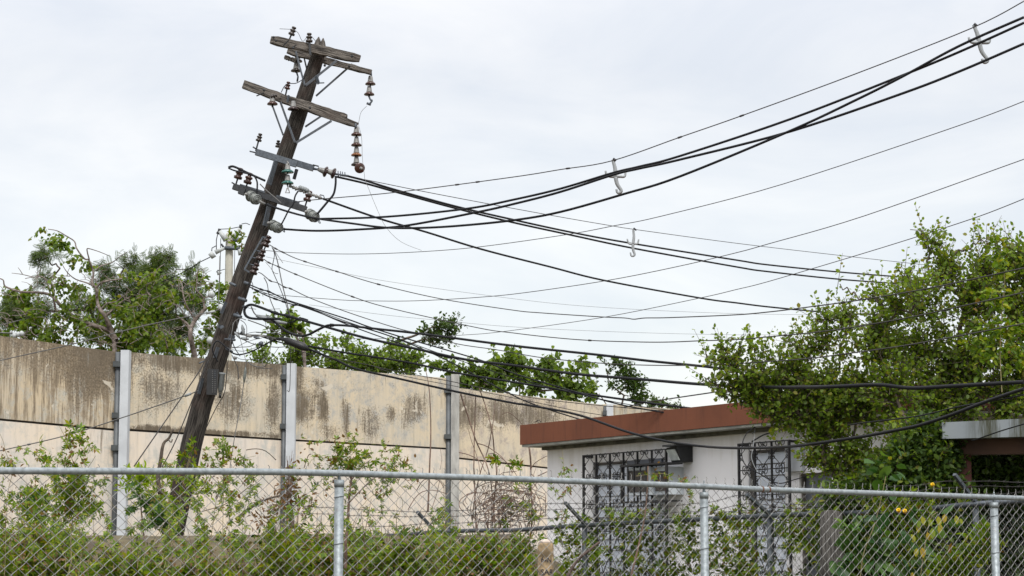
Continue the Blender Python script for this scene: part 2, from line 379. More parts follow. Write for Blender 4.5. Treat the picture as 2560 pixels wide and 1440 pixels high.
def leaf_mesh(name, tpl, pos, dirs, nrm, size, mat, parent=None):
    V0, Fc = TPL[tpl]; pos = np.asarray(pos, float); y = np.asarray(dirs, float); n = np.asarray(nrm, float); size = np.asarray(size, float)
    y /= np.linalg.norm(y, axis=1)[:, None] + 1e-9
    x = np.cross(y, n); x /= np.linalg.norm(x, axis=1)[:, None] + 1e-9; z = np.cross(x, y)
    B = np.stack([x, y, z], axis=1)                                   # rows
    V = np.einsum('kj,njc->nkc', V0, B) * size[:, None, None] + pos[:, None, :]
    K = len(V0); Nn = len(pos); me = bpy.data.meshes.new(name); me.vertices.add(Nn * K); me.vertices.foreach_set('co', V.astype(np.float32).ravel())
    fl = np.array([i for f in Fc for i in f]); nf = len(Fc); allv = (np.arange(Nn)[:, None] * K + fl[None, :]).ravel()
    me.loops.add(len(allv)); me.loops.foreach_set('vertex_index', allv.astype(np.int32)); me.polygons.add(Nn * nf)
    me.polygons.foreach_set('loop_start', (np.arange(Nn * nf) * 4).astype(np.int32)); me.polygons.foreach_set('loop_total', np.full(Nn * nf, 4, np.int32))
    me.update(calc_edges=True); me.validate(); me.materials.append(mat)
    o = bpy.data.objects.new(name, me); COL.objects.link(o)
    if parent is not None: o.parent = parent; o.matrix_parent_inverse = parent.matrix_world.inverted()
    return o
def rnd_unit():
    v = rng.normal(size=3); return v / np.linalg.norm(v)
def foliage(clumps, dens, leaf, perspr, sprlen, Yf, depth=.9, up=.4, droop=0., gap=.0, gapscale=2.2, edge=1.0):
    """sprigs of leaves filling overlapping clumps (px, py, r[, k]); returns arrays + sprig list"""
    pos, dr, nr, sz, spr = [], [], [], [], []
    for cl in clumps:
        px, py, r = cl[:3]; k = cl[3] if len(cl) > 3 else 1; Y = Yf(px, py); rm = r * Y / F
        c = np.array(P(px, py, Y)); n = max(2, int(dens * k * r * r / 100))
        for _ in range(n):
            u = rnd_unit() * rng.random() ** .45 * 1.12; p = c + u * np.array([rm, rm * depth, rm])
            if gap and noise.noise(Vector(p) * gapscale) < gap - .5 + .0: continue
            d = u * edge + rnd_unit() * .7 + np.array([0, 0, up]); d /= np.linalg.norm(d); l = sprlen * (.6 + .8 * rng.random())
            spr.append((p - d * l * .3, p + d * l * .7))
            for i in range(perspr):
                t = (i + .5) / perspr; q = p + d * l * (t - .3) + rng.normal(size=3) * l * .05
                side = np.cross(d, rnd_unit()); side /= np.linalg.norm(side) + 1e-9
                ld = side * .85 + d * .55 - np.array([0, 0, droop]); pos.append(q); dr.append(ld)
                nr.append(rnd_unit() + np.array([0, 0, .8])); sz.append(leaf * (.65 + .6 * rng.random()))
    return [np.array(a) for a in (pos, dr, nr, sz)], spr
def stems_mesh(name, polylines, mat, parent=None, n=5):
    mb = MB()
    for pts, r0, r1 in polylines:
        m = len(pts); mb.tube(pts, [lerp(r0, r1, i / (m - 1)) for i in range(m)], n, cap=False)
    return mb.build(name, mat, parent)
def px_line(pts, Y, wpx0, wpx1, wob=.0, sub=3):
    Yf = Y if callable(Y) else (lambda a, b: Y)
    q = smooth_pts(pts, sub); out = []
    for i, p in enumerate(q):
        v = P(p[0], p[1], Yf(p[0], p[1]))
        if wob: v += Vector((0, noise.noise(Vector((p[0] * .02, p[1] * .02, 3))) * wob, 0))
        out.append(v)
    Yc = Yf(*pts[0][:2]); return (out, wpx0 / 2 * Yc / F, wpx1 / 2 * Yc / F)
def tree_skeleton(root, targets, r0, jitter=.12):
    """simple space-filling limbs: join each target to the closest node that lies nearer the root"""
    nodes = [np.array(root)]; par = [-1]; rootv = np.array(root)
    T = sorted(targets, key=lambda t: np.linalg.norm(np.array(t) - rootv))
    for t in T:
        t = np.array(t); best = min(range(len(nodes)), key=lambda i: np.linalg.norm(nodes[i] - t) + .35 * np.linalg.norm(nodes[i] - rootv))
        mid = nodes[best] * .5 + t * .5 + rng.normal(size=3) * jitter * np.linalg.norm(nodes[best] - t); mid[2] -= .04
        nodes.append(mid); par.append(best); nodes.append(t); par.append(len(nodes) - 2)
    cnt = [1] * len(nodes)
    for i in range(len(nodes) - 1, 0, -1): cnt[par[i]] += cnt[i]
    tot = cnt[0]; L_ = []
    for i in range(1, len(nodes)):
        ra = r0 * (cnt[par[i]] / tot) ** .5 if par[i] else r0 * (cnt[i] / tot) ** .5 * 1.1; rb = r0 * (cnt[i] / tot) ** .5
        L_.append(([Vector(nodes[par[i]]), Vector(nodes[i])], max(min(ra, rb * 1.4), .006), max(rb * .95, .005)))
    return L_

# ------------------------------------------------------------------ ground
def gz(x, y):
    s = min(1, max(0, (y - 21.5) / 4)); s = s * s * (3 - 2 * s); px = 1280 + x / max(y, 1) * F
    k = 2.02 if px < 1330 else (lerp(2.02, 1.0, min(1, (px - 1330) / 250)))
    return k * s + .06 * noise.noise(Vector((x * .6, y * .6, 0))) * (1 if y > 21 else .3)
g = MB(); xs = [-400, -120, -50] + [x * .8 - 16 for x in range(41)] + [50, 120, 400]; ys = [-60, -5, 5, 10, 15, 19] + [21 + .5 * i for i in range(16)] + [30, 33, 36, 40, 46, 60, 100, 300, 900]
for y in ys:
    for x in xs: g.v.append((x, y, gz(x, y)))
nx = len(xs)
for j in range(len(ys) - 1):
    for i in range(nx - 1): a = j * nx + i; g.face([a, a + 1, a + 1 + nx, a + nx], None, True)
tag(g.build('ground', M['soil']), 'bare brown soil bank behind the fences', None, None, 'structure')

# ------------------------------------------------------------------ precast boundary wall
def Yw(px): return 1 / (.0294 - px * 5.38e-6)
wallE = empty('boundary_wall', P(640, 1335, Yw(640)), 'tall stained cream precast concrete wall behind the leaning pole', 'wall')
panels = [  # px0, px1, top0, top1, joint0, joint1
    (-330, 302, 796, 881, 1016, 1073), (302, 716, 879, 913, 1071, 1097), (716, 1127, 914, 946, 1097, 1120), (1127, 1516, 968, 1013, 1141, 1184), (1516, 2100, 1010, 1052, 1184, 1230)]
B1 = (.54, .49, .40); B0 = (.65, .595, .53)
pm = [m_wall('panel_stained', (.50, .44, .345), .80, .50, [(4.2, .5, 1.0, .7, .4), (5.6, .9, .9, .9, .4)], 1, .45),
      m_wall('panel_speckled', B1, .20, .50, [(.75, .60, .75, .50, .52), (.15, .5, .25, .5, .6), (2.45, .70, .6, .5, .58), (2.0, .10, 2.4, .22, .7), (1.6, 1.27, 2.2, .08, 1.2), (3.6, .8, .2, .5, .7)], 2, .28, (.40, .40, .36)),
      m_wall('panel_streaked', B1, .16, .45, [(.42, .62, .50, .60, 1.0), (.95, .80, .22, .55, .95), (1.6, .9, .16, .6, .8), (2.25, .95, .4, .35, .6), (3.5, .65, .55, .35, .6), (.3, .12, .25, .3, .7), (2.9, .75, .2, .2, .7), (1.2, 1.15, .5, .25, .6)], 3, .16, (.34, .36, .37)),
      m_wall('panel_blotched', (.55, .50, .41), .08, .45, [(.5, .6, .6, .5, .8), (1.6, .5, 1.0, .4, .8), (3.0, .4, 1.0, .4, .7)], 4, .22, (.30, .26, .26)),
      m_wall('panel_far', (.46, .41, .32), .2, .1, [], 5, .5)]
pl = [m_wall('lower_plain_a', B0, -.22, -.35, [(3.6, .1, .5, .25, .5), (4.55, .15, .3, .3, .7)], 6), m_wall('lower_plain_b', B0, -.3, -.35, [(1.3, .08, .5, .2, .4)], 7),
      m_wall('lower_plain_c', B0, -.3, -.35, [], 8), m_wall('lower_plain_d', B0, -.18, -.1, [(2, .1, 1, .2, .4)], 9), m_wall('lower_plain_e', B0, -.2, -.3, [], 10)]
def wall_slab(p0, p1, t0, t1, b0, b1, th, setback, mat, name):
    Y0, Y1 = Yw(p0), Yw(p1); A = P(p0, 1000, Y0); Bv = P(p1, 1000, Y1); u = Vector((Bv.x - A.x, Bv.y - A.y, 0)); ln = u.length; u.normalize(); nb = Vector((-u.y, u.x, 0))
    mb = MB(); f0 = Vector((A.x, A.y, 0)) + nb * setback; f1 = Vector((Bv.x, Bv.y, 0)) + nb * setback
    c = [f0 + Vector((0, 0, b0)), f1 + Vector((0, 0, b1)), f1 + nb * th + Vector((0, 0, b1)), f0 + nb * th + Vector((0, 0, b0)),
         f0 + Vector((0, 0, t0)), f1 + Vector((0, 0, t1)), f1 + nb * th + Vector((0, 0, t1)), f0 + nb * th + Vector((0, 0, t0))]
    mb.v += [tuple(p) for p in c]
    for q in ((3, 2, 1, 0), (4, 5, 6, 7), (0, 1, 5, 4), (1, 2, 6, 5), (2, 3, 7, 6), (3, 0, 4, 7)):
        uv = []
        for i in q:
            uu = 0 if i in (0, 3, 4, 7) else ln; top = lerp(t0, t1, uu / ln); uv.append((uu, top - c[i].z))
        mb.face(list(q), uv)
    return mb.build(name, mat, wallE)
for k, (p0, p1, t0, t1, j0, j1) in enumerate(panels):
    zt0, zt1 = P(p0, t0, Yw(p0)).z, P(p1, t1, Yw(p1)).z; zj0, zj1 = P(p0, j0, Yw(p0)).z, P(p1, j1, Yw(p1)).z
    wall_slab(p0, p1, zt0, zt1, zj0, zj1, .12, 0, pm[k], 'upper_panel')
    wall_slab(p0, p1, zj0 - .034, zj1 - .034, 0.3, 0.3, .12, .012, pl[k], 'lower_panel')
    wall_slab(p0, p1, zj0 - .001, zj1 - .001, zj0 - .033, zj1 - .033, .08, .05, M['joint'], 'joint_strip')
def wall_post(pa, pb, top, mat, pipe_px, grime):
    Yp = Yw(pa) - .16; A = P(pa, top, Yp); wd = (pb - pa) * Yp / F; mb = MB(); zt = A.z + .02
    u = Vector((.6, .8, 0))
    mb.box((A.x + wd / 2, A.y + .10, zt / 2), wd, .22, zt); mb.build('post', mat, wallE)
    pw_ = (pa - pipe_px) * Yp / F; pc = P((pa + pipe_px) / 2, top, Yp + .05)
    q = MB(); q.tube([(pc.x, pc.y, .3), (pc.x, pc.y, zt - .03)], pw_ * .53, 12); q.build('dark_side_pipe', grime, wallE)
    return pc, pw_
for args, cl in (((302, 323, 878, M['white_post'], 289, M['pipe']), (911, 1039, 1120)), ((717, 739, 911, M['white_post'], 706, M['pipe']), (943, 1066)),
                 ((1128, 1148, 938, M['grey_post'], 1115, M['pipe']), (977, 1092)), ((1516, 1533, 1013, M['white_post'], 1509, M['pipe']), (1032,))):  # third post: the dark pipe stands in for its shaded left side
    pc, pw_ = wall_post(*args)
    for y in cl:
        z = P(args[4], y, pc.y).z; mb = MB(); mb.box((pc.x - pw_ * .1, pc.y - .04, z), pw_ * 1.35, pw_ * 1.2, .09); mb.build('pipe_clamp', M['clamp'], wallE)

# low retaining wall at the left
lw = MB(); a = P(-60, 1338, 25.2); b = P(640, 1345, 26.3)
lw.hexa([(a.x, a.y, 0), (b.x, b.y, 0), (b.x, b.y + .2, 0), (a.x, a.y + .2, 0), (a.x, a.y, a.z), (b.x, b.y, b.z), (b.x, b.y + .2, b.z), (a.x, a.y + .2, a.z)])
cp = lw.build('retaining_wall', M['kerb_conc']); tag(cp, 'low weathered brown concrete wall half hidden under creepers at left', 'low wall')

# ------------------------------------------------------------------ house
HA = P(1368, 1000, 28.9); HB = P(2200, 1000, 23.4); hu = Vector((HB.x - HA.x, HB.y - HA.y, 0)).normalized(); hn = Vector((hu.y, -hu.x, 0))
if hn.y > 0: hn = -hn
H0 = Vector((HA.x, HA.y, 0))
def HP(px, py, off=0.): return plane_hit(px, py, H0 + hn * off, hn)
def HS(px, off=0.): return (HP(px, 1200, off) - H0).dot(hu)
def HW(s, z, off=0.): return H0 + hu * s + hn * off + Vector((0, 0, z))
house = empty('bungalow', H0, 'low white house with flat brown roof edge and black window grilles', 'house')
zb = HP(1300, 1112, .28).z; zt = HP(1300, 1063, .28).z; s1 = HS(2335); sF0 = HS(1300, .28); zs = zb - .02
def hbox(mb, s0, s1_, z0, z1, o0, o1):
    mb.hexa([HW(s0, z0, o1), HW(s1_, z0, o1), HW(s1_, z0, o0), HW(s0, z0, o0), HW(s0, z1, o1), HW(s1_, z1, o1), HW(s1_, z1, o0), HW(s0, z1, o0)])
# window openings (s0, s1, z0, z1)
W1 = (HS(1482, 0), HS(1660, 0), .9, HP(1482, 1158, 0).z); W2 = (HS(1872, 0), HS(1963, 0), .9, HP(1872, 1127, 0).z); W3 = (HS(1998), HS(2080), .3, HP(1998, 1184).z)
mb = MB(); cuts = [0, W1[0], W1[1], W2[0], W2[1], W3[0], W3[1], s1]
for i in range(7):
    a, b = cuts[i], cuts[i + 1]; win = {1: W1, 3: W2, 5: W3}.get(i)
    if win: hbox(mb, a, b, win[3], zs, -.2, 0); hbox(mb, a, b, 0, win[2], -.2, 0)
    else: hbox(mb, a, b, 0, zs, -.2, 0)
hbox(mb, 0, .2, 0, zs, -6, -.2001); hbox(mb, .2, s1, 0, zs, -6, -5.8)
mb.build('wall', M['house_paint'], house)
mb = MB(); hbox(mb, sF0, s1 + .3, zb, zt, -6.3, .28); rf = mb.build('roof', M['fascia'], house)
mb = MB(); hbox(mb, sF0 + .02, s1 + .28, zb - .032, zb - .003, -6.2, .262); mb.build('soffit', M['soffit'], rf)
mb = MB(); hbox(mb, sF0 + .2, s1, zb - .075, zb - .034, -.02, .07); mb.build('eave_board', M['ledge'], house)
mb = MB(); q = [HP(1337, 1056, .2), HP(1345, 1050, .2), HP(1352, 1053, .2), HP(1348, 1060, .2), HP(1343, 1052, .2)]
mb.tube(q, .006, 5); mb.build('wire_loop', M['wire'], rf)
def window(Wn, npane, mat, label=None):
    mb = MB(); fr = .022; s0, s1_, z0, z1 = Wn
    for (a, b, c, d) in ((s0, s0 + fr, z0, z1), (s1_ - fr, s1_, z0, z1), (s0 + fr, s1_ - fr, z1 - fr, z1), (s0 + fr, s1_ - fr, z0, z0 + fr)): hbox(mb, a, b, c, d, -.10, -.03)
    wo = mb.build('window', M['win_frame'], house)
    for i in range(npane):
        h = (z1 - z0 - 2 * fr) / npane; a = z0 + fr + i * h; mb = MB()
        mb.hexa([HW(s0 + fr, a + .006, -.060), HW(s1_ - fr, a + .006, -.060), HW(s1_ - fr, a + .006, -.066), HW(s0 + fr, a + .006, -.066), HW(s0 + fr, a + h - .006, -.080), HW(s1_ - fr, a + h - .006, -.080), HW(s1_ - fr, a + h - .006, -.086), HW(s0 + fr, a + h - .006, -.086)])
        mb.build('louvre_pane', mat, wo)
    return wo
w1 = window(W1, 15, M['glass_pane']); w2 = window(W2, 15, M['glass_pane']); w3 = window(W3, 4, M['pane_dark'])
mb = MB(); a, b = HS(1573, -.04), HS(1659, -.04); hbox(mb, a, b, HP(1573, 1167, -.04).z, HP(1573, 1144, -.04).z, -.045, -.01); mb.build('tinted_panel', M['tint_panel'], w1)
mb = MB(); hbox(mb, W1[0] - .02, W1[1] + .02, W1[2] - .06, W1[2] - .001, -.05, .06); mb.build('sill', M['soffit'], w1)
mb = MB(); hbox(mb, HS(1970, .02), HS(2010, .02), HP(1970, 1180, .02).z, HP(1970, 1117, .02).z, .004, .05); mb.build('shutter_box', M['white_post'], house)

def scroll(mb, s, z, sx, sz, off, r, turns=1.1):
    pts = []
    for i in range(10):
        t = i / 9; a = t * turns * 2 * math.pi; rad = (1 - t * .72); pts.append(HW(s + sx * (1 - math.cos(a) * rad) * .5, z + sz * math.sin(a) * rad * .6, off))
    mb.tube(pts, r, 4, cap=False)
def grille(pxs, top_l, rows_py, off, pfx_label, skip=None):
    S = [HS(p, off) for p in pxs]; ztop = HP(pxs[0], top_l, off).z; rows = [ztop] + [HP(pxs[0], y, off).z for y in rows_py] + [.95]
    g_ = MB(); rb = .011
    for s in S: hbox(g_, s - (.013 if s in (S[0], S[-1]) else .007), s + (.013 if s in (S[0], S[-1]) else .007), rows[-1], ztop, off - .012, off + .012)
    for zi, z in enumerate(rows): hbox(g_, S[0] + .0135, S[-1] - .0135, z - (.013 if zi == 0 else .006), z + (.0 if zi == 0 else .006), off - .0105, off + .0105)
    for e in (S[0], S[-1]):   # returns to the wall
        hbox(g_, e - .012, e + .012, ztop - .03, ztop - .002, 0, off - .0125)
    go = g_.build('window_grille', M['iron'], house); sc_ = MB()
    for ci in range(len(S) - 1):
        a, b = S[ci], S[ci + 1]; wd = b - a; cx = (a + b) / 2
        for ri in range(len(rows) - 1):
            z1, z0 = rows[ri], rows[ri + 1]
            if skip and skip(ci, ri): continue
            h = z1 - z0; nrep = max(1, round(h / (wd * 1.75)))
            for k in range(nrep):
                T_ = z1 - k * h / nrep; Bz = z1 - (k + 1) * h / nrep; hh = T_ - Bz
                for sg in (-1, 1):
                    pts = smooth_pts([(cx + sg * wd * .06, T_ - hh * .02), (cx + sg * wd * .03, T_ - hh * .14), (cx + sg * wd * .25, T_ - hh * .34), (cx + sg * wd * .47, T_ - hh * .5), (cx + sg * wd * .25, T_ - hh * .66), (cx + sg * wd * .03, T_ - hh * .86), (cx + sg * wd * .06, T_ - hh * .98)], 3)
                    sc_.tube([HW(p[0], p[1], off) for p in pts], .0055, 4, cap=False)
                    scroll(sc_, cx + sg * wd * .05, T_ - hh * .06, sg * wd * .24, -wd * .22, off + .004, .0058)
                    scroll(sc_, cx + sg * wd * .05, Bz + hh * .06, sg * wd * .24, wd * .22, off + .004, .0058)
                    scroll(sc_, cx + sg * wd * .46, T_ - hh * .43, -sg * wd * .16, wd * .16, off + .004, .0052)
                    scroll(sc_, cx + sg * wd * .46, T_ - hh * .57, -sg * wd * .16, -wd * .16, off + .004, .0052)
    sc_.build('scrollwork', M['iron'], go); return go
grille((1459, 1491, 1525, 1559, 1594, 1630, 1666), 1138, (1196, 1262, 1330), .14, '', skip=lambda c, r: c >= 3 and r == 1)
grille((1848, 1888, 1930, 1974), 1109, (1177, 1240, 1310), .14, '')
# caged air conditioner in the first window
ac = empty('air_conditioner', HP(1600, 1245, .1), 'white window air conditioner inside a black bar cage', 'air conditioner')
o0, o1 = -.05, .30; za, zc = HP(1563, 1240, o1).z, HP(1563, 1172, o1).z; sa, sb = HS(1566, o1), HS(1626, o1); sc2 = HS(1662, o1)
mb = MB(); hbox(mb, sa, sa + .02, za, zc, o0, o1); hbox(mb, sa + .02, sb, zc - .025, zc, o0, o1); hbox(mb, sa + .02, sb, za, za + .03, o0, o1); hbox(mb, sb - .055, sb, za + .03, zc - .025, o0, o1)
hbox(mb, sa + .0201, sb - .056, za + .031, zc - .026, o0, o1 - .03); mb.build('casing', M['ac_white'], ac)
mb = MB(); hbox(mb, sa + .035, sb - .07, za + .04, zc - .035, o1 - .029, o1 - .012); mb.build('coil_grill', M['ac_grill'], ac)
mb = MB(); hbox(mb, sb + .02, sc2 - .03, za + .0, zc - .0, o0, o1 - .06); mb.build('side_body', M['ac_white'], ac)
for i in range(14):
    z = lerp(za + .05, zc - .06, i / 13); mb = MB(); hbox(mb, sb + .035, sc2 - .045, z - .007, z + .007, o1 - .0599, o1 - .045); mb.build('louvre', M['ac_grill'], ac)
mb = MB(); hbox(mb, sc2 - .025, sc2 - .012, za, zc, o1 - .04, o1 - .02); mb.build('red_stripe', M['red_post'], ac)
cage = MB(); cb, ct = za - .09, zc + .035; x0, x1 = HS(1553, .36), HS(1668, .36)
hbox(cage, x0 - .015, x1 + .01, ct - .014, ct + .006, .14, .37); hbox(cage, x0, x1, cb, cb + .02, .14, .37)
for s in (x0, x1 - .02, sb - .0): hbox(cage, s - .012, s + .016, cb + .021, ct - .021, .34, .365)
n_ = 8
for i in range(1, n_): s = lerp(x0, sb, i / n_ * 1.0); hbox(cage, s - .008, s + .008, cb + .021, ct - .021, .345, .36) if i % 1 == 0 and i not in (8,) and i % 2 == 0 or i in (1, 3, 5, 7) and False else None
cage.build('cage', M['iron'], ac)
# wall light
wl = empty('wall_light', HP(1705, 1140, .1), 'dark wedge shaped wall light between the two grilled windows', 'wall light')
s0, s1_ = HS(1676, .16), HS(1733, .0); zt_, zb_ = HP(1720, 1117, .05).z, HP(1720, 1155, .05).z
mb = MB(); a, b = s0 + .03, s1_
mb.hexa([HW(a, zb_, .16), HW(b, zb_ + .0, .16), HW(b, zb_, .004), HW(a, zb_, .004), HW(a, zt_ - .01, .24), HW(b, zt_ + .0, .24), HW(b, zt_ + .0, .004), HW(a, zt_ - .0, .004)])
mb.build('housing', M['black'], wl)
mb = MB(); mb.hexa([HW(a + .015, zb_ + .02, .18), HW(b - .03, zb_ + .02, .18), HW(b - .03, zb_ + .02, .10), HW(a + .03, zb_ + .02, .10), HW(a + .01, zt_ - .035, .25), HW(b - .03, zt_ - .035, .25), HW(b - .05, zt_ - .035, .22), HW(a + .01, zt_ - .035, .22)])
mb.build('lens', M['lamp_lens'], wl)
mb = MB(); hbox(mb, a - .01, b + .01, zt_ + .001, zt_ + .022, .004, .29); mb.build('hood', M['black'], wl)

# ------------------------------------------------------------------ porch at the right edge
porch = empty('porch', P(2400, 1440, 21.0), 'grey stained concrete porch roof on a red post at the right edge', 'porch')
def quadbox(mb, c4, depth):     # c4: px,py,Y clockwise from bottom left (bl, br, tr, tl)
    p = [P(*c) for c in c4]; d = Vector((.04 * depth, depth, 0))
    mb.hexa([p[0], p[1], p[1] + d, p[0] + d, p[3], p[2], p[2] + d, p[3] + d])
mb = MB(); quadbox(mb, ((2356, 1097, 20.6), (2700, 1088, 20.1), (2700, 1040, 20.1), (2356, 1056, 20.6)), 2.4); mb.build('roof_slab', M['slab'], porch)
mb = MB(); quadbox(mb, ((2398, 1136, 20.75), (2700, 1132, 20.25), (2700, 1091, 20.25), (2398, 1099, 20.75)), .2); mb.build('beam', M['brown_beam'], porch)
t = P(2410, 1120, 20.8); mb = MB(); mb.box((t.x, t.y + .05, t.z / 2), .125, .12, t.z); mb.build('post', M['red_post'], porch)
t = P(2391, 1120, 20.75); mb = MB(); mb.box((t.x, t.y + .02, t.z / 2 + .0), .05, .05, t.z); mb.build('corner_board', M['brown_beam'], porch)

# ------------------------------------------------------------------ leaning utility pole
axis = [(433, 1330, 30.1), (438, 1305, 30.1), (479, 1110, 30), (505, 1010, 30), (552, 867, 30), (604, 702, 30), (666, 528, 30), (685, 466, 30), (736, 320, 30), (763, 237, 30), (791, 150, 30), (797, 128, 30)]
wpx = [58, 58, 56, 54, 53.5, 52, 45, 45, 44, 43, 38, 36]
pA = [P(*a) for a in axis]; r_ = [x * .95 / 2 * 30 / F for x in wpx]
dn = (pA[0] - pA[1]).normalized(); base = pA[0] + dn * ((pA[0].z - .2) / -dn.z)
pole = empty('utility_pole', (base.x, base.y, gz(base.x, base.y)), 'leaning weathered wooden utility pole with broken crossarms', 'utility pole')
mb = MB(); mb.tube([base] + pA, [r_[0] * 1.03] + r_, 20); shaft = mb.build('shaft', M['pole_wood'], pole)
mb = MB()
for (x0, y0, x1, y1, wd) in ((790, 135, 797, 92, .085), (804, 140, 808, 95, .075), (799, 138, 801, 108, .04)):
    a, b = P(x0, y0, 29.99), P(x1, y1, 29.99); mb.tube([a, a.lerp(b, .5), a.lerp(b, .8), b], [wd, wd * .7, wd * .42, .006], 5, smooth=False)
mb.build('splintered_tip', M['arm_wood'], shaft)
AX = lambda y: interp(y, [a[1] for a in axis][::-1], [a[0] for a in axis][::-1])
def arm(pts, hpx, Y, name='crossarm', mat='arm_wood', dep=.10, taper=None, jit=.007, seg=14):
    a, b = P(pts[0], pts[1], Y), P(pts[2], pts[3], Y); mb = MB(); mb.beam(a, b, dep, hpx * Y / F, seg=seg, jit=jit, taper=taper); return mb.build(name, M[mat], pole)
ca1 = arm((678, 100, 900, 147), 23, 29.80, taper=lambda t: .82 + .9 * min(t, .15) if t < .15 else (.96 if t < .95 else .75))
ca2 = arm((718, 127, 929, 181), 17, 30.20, taper=lambda t: .6 if t < .06 else 1 - .25 * t)
ca3 = arm((610, 211, 893, 313), 21, 29.80, taper=lambda t: 1.0 if t < .75 else 1 - (t - .75) * 1.5)
arm((742, 250, 868, 291), 8, 29.80 + .0, 'broken_strip', dep=.09)
arm((712, 143, 740, 152), 9, 30.1, 'broken_strip', dep=.07)
def flat(x0, y0, x1, y1, wpx_, Y, mat='brace', name='brace', dep=.008):
    a, b = P(x0, y0, Y), P(x1, y1, Y); mb = MB(); mb.beam(a, b, dep, wpx_ * Y / F, up=Vector((0, -.3, 1)) if abs(x1 - x0) > 3 else Vector((1, 0, 0))); return mb.build(name, M[mat], pole)
for b in ((739, 128, 762, 214, 6, 29.72), (757, 130, 768, 178, 5, 30.3), (762, 215, 841, 152, 6, 29.72), (881, 160, 790, 240, 5, 30.3),
          (681, 264, 708, 338, 5, 30.3), (701, 255, 738, 358, 6, 29.70), (740, 357, 829, 302, 6, 29.70), (763, 317, 802, 291, 5, 30.3)): flat(*b)
# bolts, straps and plates on the arms
for (x0, y0, x1, y1, wd, mt) in ((722, 100, 707, 116, 3, 'dark_steel'), (722, 238, 718, 256, 6, 'steel'), (774, 108, 776, 138, 6, 'dark_steel'), (741, 112, 730, 120, 3, 'dark_steel'), (791, 190, 797, 210, 9, 'steel'), (641, 240, 660, 232, 3, 'dark_steel')):
    flat(x0, y0, x1, y1, wd, 29.70, mt, 'strap', .012)
for (x, y, Y) in ((684, 94, 29.7), (763, 214, 29.66), (738, 357, 29.64), (775, 270, 29.68), (880, 141, 29.7), (690, 102, 29.7), (812, 164, 29.8), (873, 166, 30.1), (733, 121, 29.7), (660, 226, 29.7)):
    mb = MB(); mb.lathe(P(x, y, Y), (0, -1, 0), [(.018, 0), (.018, .02), (.008, .02), (.008, .035)], 8); mb.build('bolt', M['dark_steel'], pole)
mb = MB(); mb.tube([P(787, 208, 29.8), P(810, 207, 29.7)], .009, 6); mb.build('bolt', M['steel'], pole)

def bell(px, py, Y, ax=(0, 0, -1), disc='brown_glaze', dr=.074, cap=True, parent=None):
    o = P(px, py, Y); ax = Vector(ax).normalized(); par = parent or pole
    mb = MB(); mb.lathe(o, ax, [(.02, -.035), (dr * .62, -.022), (dr * .92, -.006), (dr, .006), (dr * .96, .016), (dr * .7, .012), (dr * .6, .02), (dr * .4, .014), (.02, .02)], 18)
    d = mb.build('insulator', M[disc], par)
    if cap:
        mb = MB(); mb.lathe(o, ax, [(.012, -.060), (.026, -.11), (.032, -.085), (.040, -.035), (.045, -.02), (.03, -.0195)], 14); mb.build('cap', M['cap_metal'], d)
        mb = MB(); mb.lathe(o, ax, [(.010, .02), (.010, .035)], 8); mb.build('pin', M['dark_steel'], d)
    return d
def spool(px, py, Y, ax, mat='dark_glaze', s=1., pin=0.):
    ax = Vector(ax).normalized(); mb = MB(); k = s
    mb.lathe(P(px, py, Y), ax, [(.02 * k, -.05 * k), (.045 * k, -.045 * k), (.048 * k, -.02 * k), (.030 * k, -.012 * k), (.030 * k, .006 * k), (.042 * k, .012 * k), (.042 * k, .03 * k), (.022 * k, .036 * k), (.022 * k, .05 * k), (.034 * k, .055 * k), (.03 * k, .075 * k), (.01, .08 * k)], 14)
    d = mb.build('insulator', M[mat], pole)
    if pin: mb = MB(); o = P(px, py, Y); mb.tube([o - ax * .05 * k, o - ax * (.05 * k + pin)], .012, 6); mb.build('pin', M['dark_steel'], d)
    return d
# strings
bell(926, 209, 30.25); bell(923, 235, 30.25)
mb = MB(); mb.tube([P(928, 178, 30.25), P(929, 192, 30.25)], .010, 6); mb.tube(smooth_pts([tuple(P(922, 240, 30.25)), tuple(P(926, 249, 30.2)), tuple(P(930, 252, 30.2)), tuple(P(922, 262, 30.2))]), .014, 6); mb.tube([P(917, 258, 30.2), P(927, 262, 30.2)], .018, 6); mb.build('wire_clamp', M['steel'], pole)
bell(743, 152, 30.3, disc='dark_glaze'); bell(740, 176, 30.3, disc='dark_glaze')
mb = MB(); mb.tube([P(742, 182, 30.3), P(745, 192, 30.3), P(743, 204, 30.3)], .014, 6); mb.build('wire_clamp', M['steel'], pole)
for y, d in ((336, 'brown_glaze'), (362, 'brown_glaze'), (387, 'orange_glaze'), (411, 'dark_glaze')): bell(891, y, 29.8, disc=d)
bell(899, 420, 29.75, ax=(.25, -1, -.25), disc='brown_glaze', cap=False); spool(903, 421, 29.68, (.3, -1, -.2), 'cap_metal', .5)
mb = MB(); mb.tube([P(889, 308, 29.78), P(890, 322, 29.78)], .018, 6); mb.build('strap', M['steel'], pole)
bell(681, 259, 29.7); bell(733, 272, 29.66, disc='red_glaze', dr=.078)
mb = MB(); mb.tube([P(681, 262, 29.7), P(681, 268, 29.7)], .014, 6); mb.build('strap', M['dark_steel'], pole)
spool(731, 80, 29.8, (.38, 0, 1), 'dark_glaze', 1, .10); spool(773, 97, 29.75, (0, 0, 1), 'dark_glaze', 1.05, .06); spool(719, 216, 29.8, (.22, 0, 1), 'brown_glaze', .85, .08)
spool(648, 346, 29.8, (.25, 0, 1), 'dark_glaze', .9, .14); spool(695, 362, 30.2, (.1, 0, 1), 'dark_glaze', .8)
spool(683, 240, 29.68, (1, 0, .2), 'dark_glaze', .7)
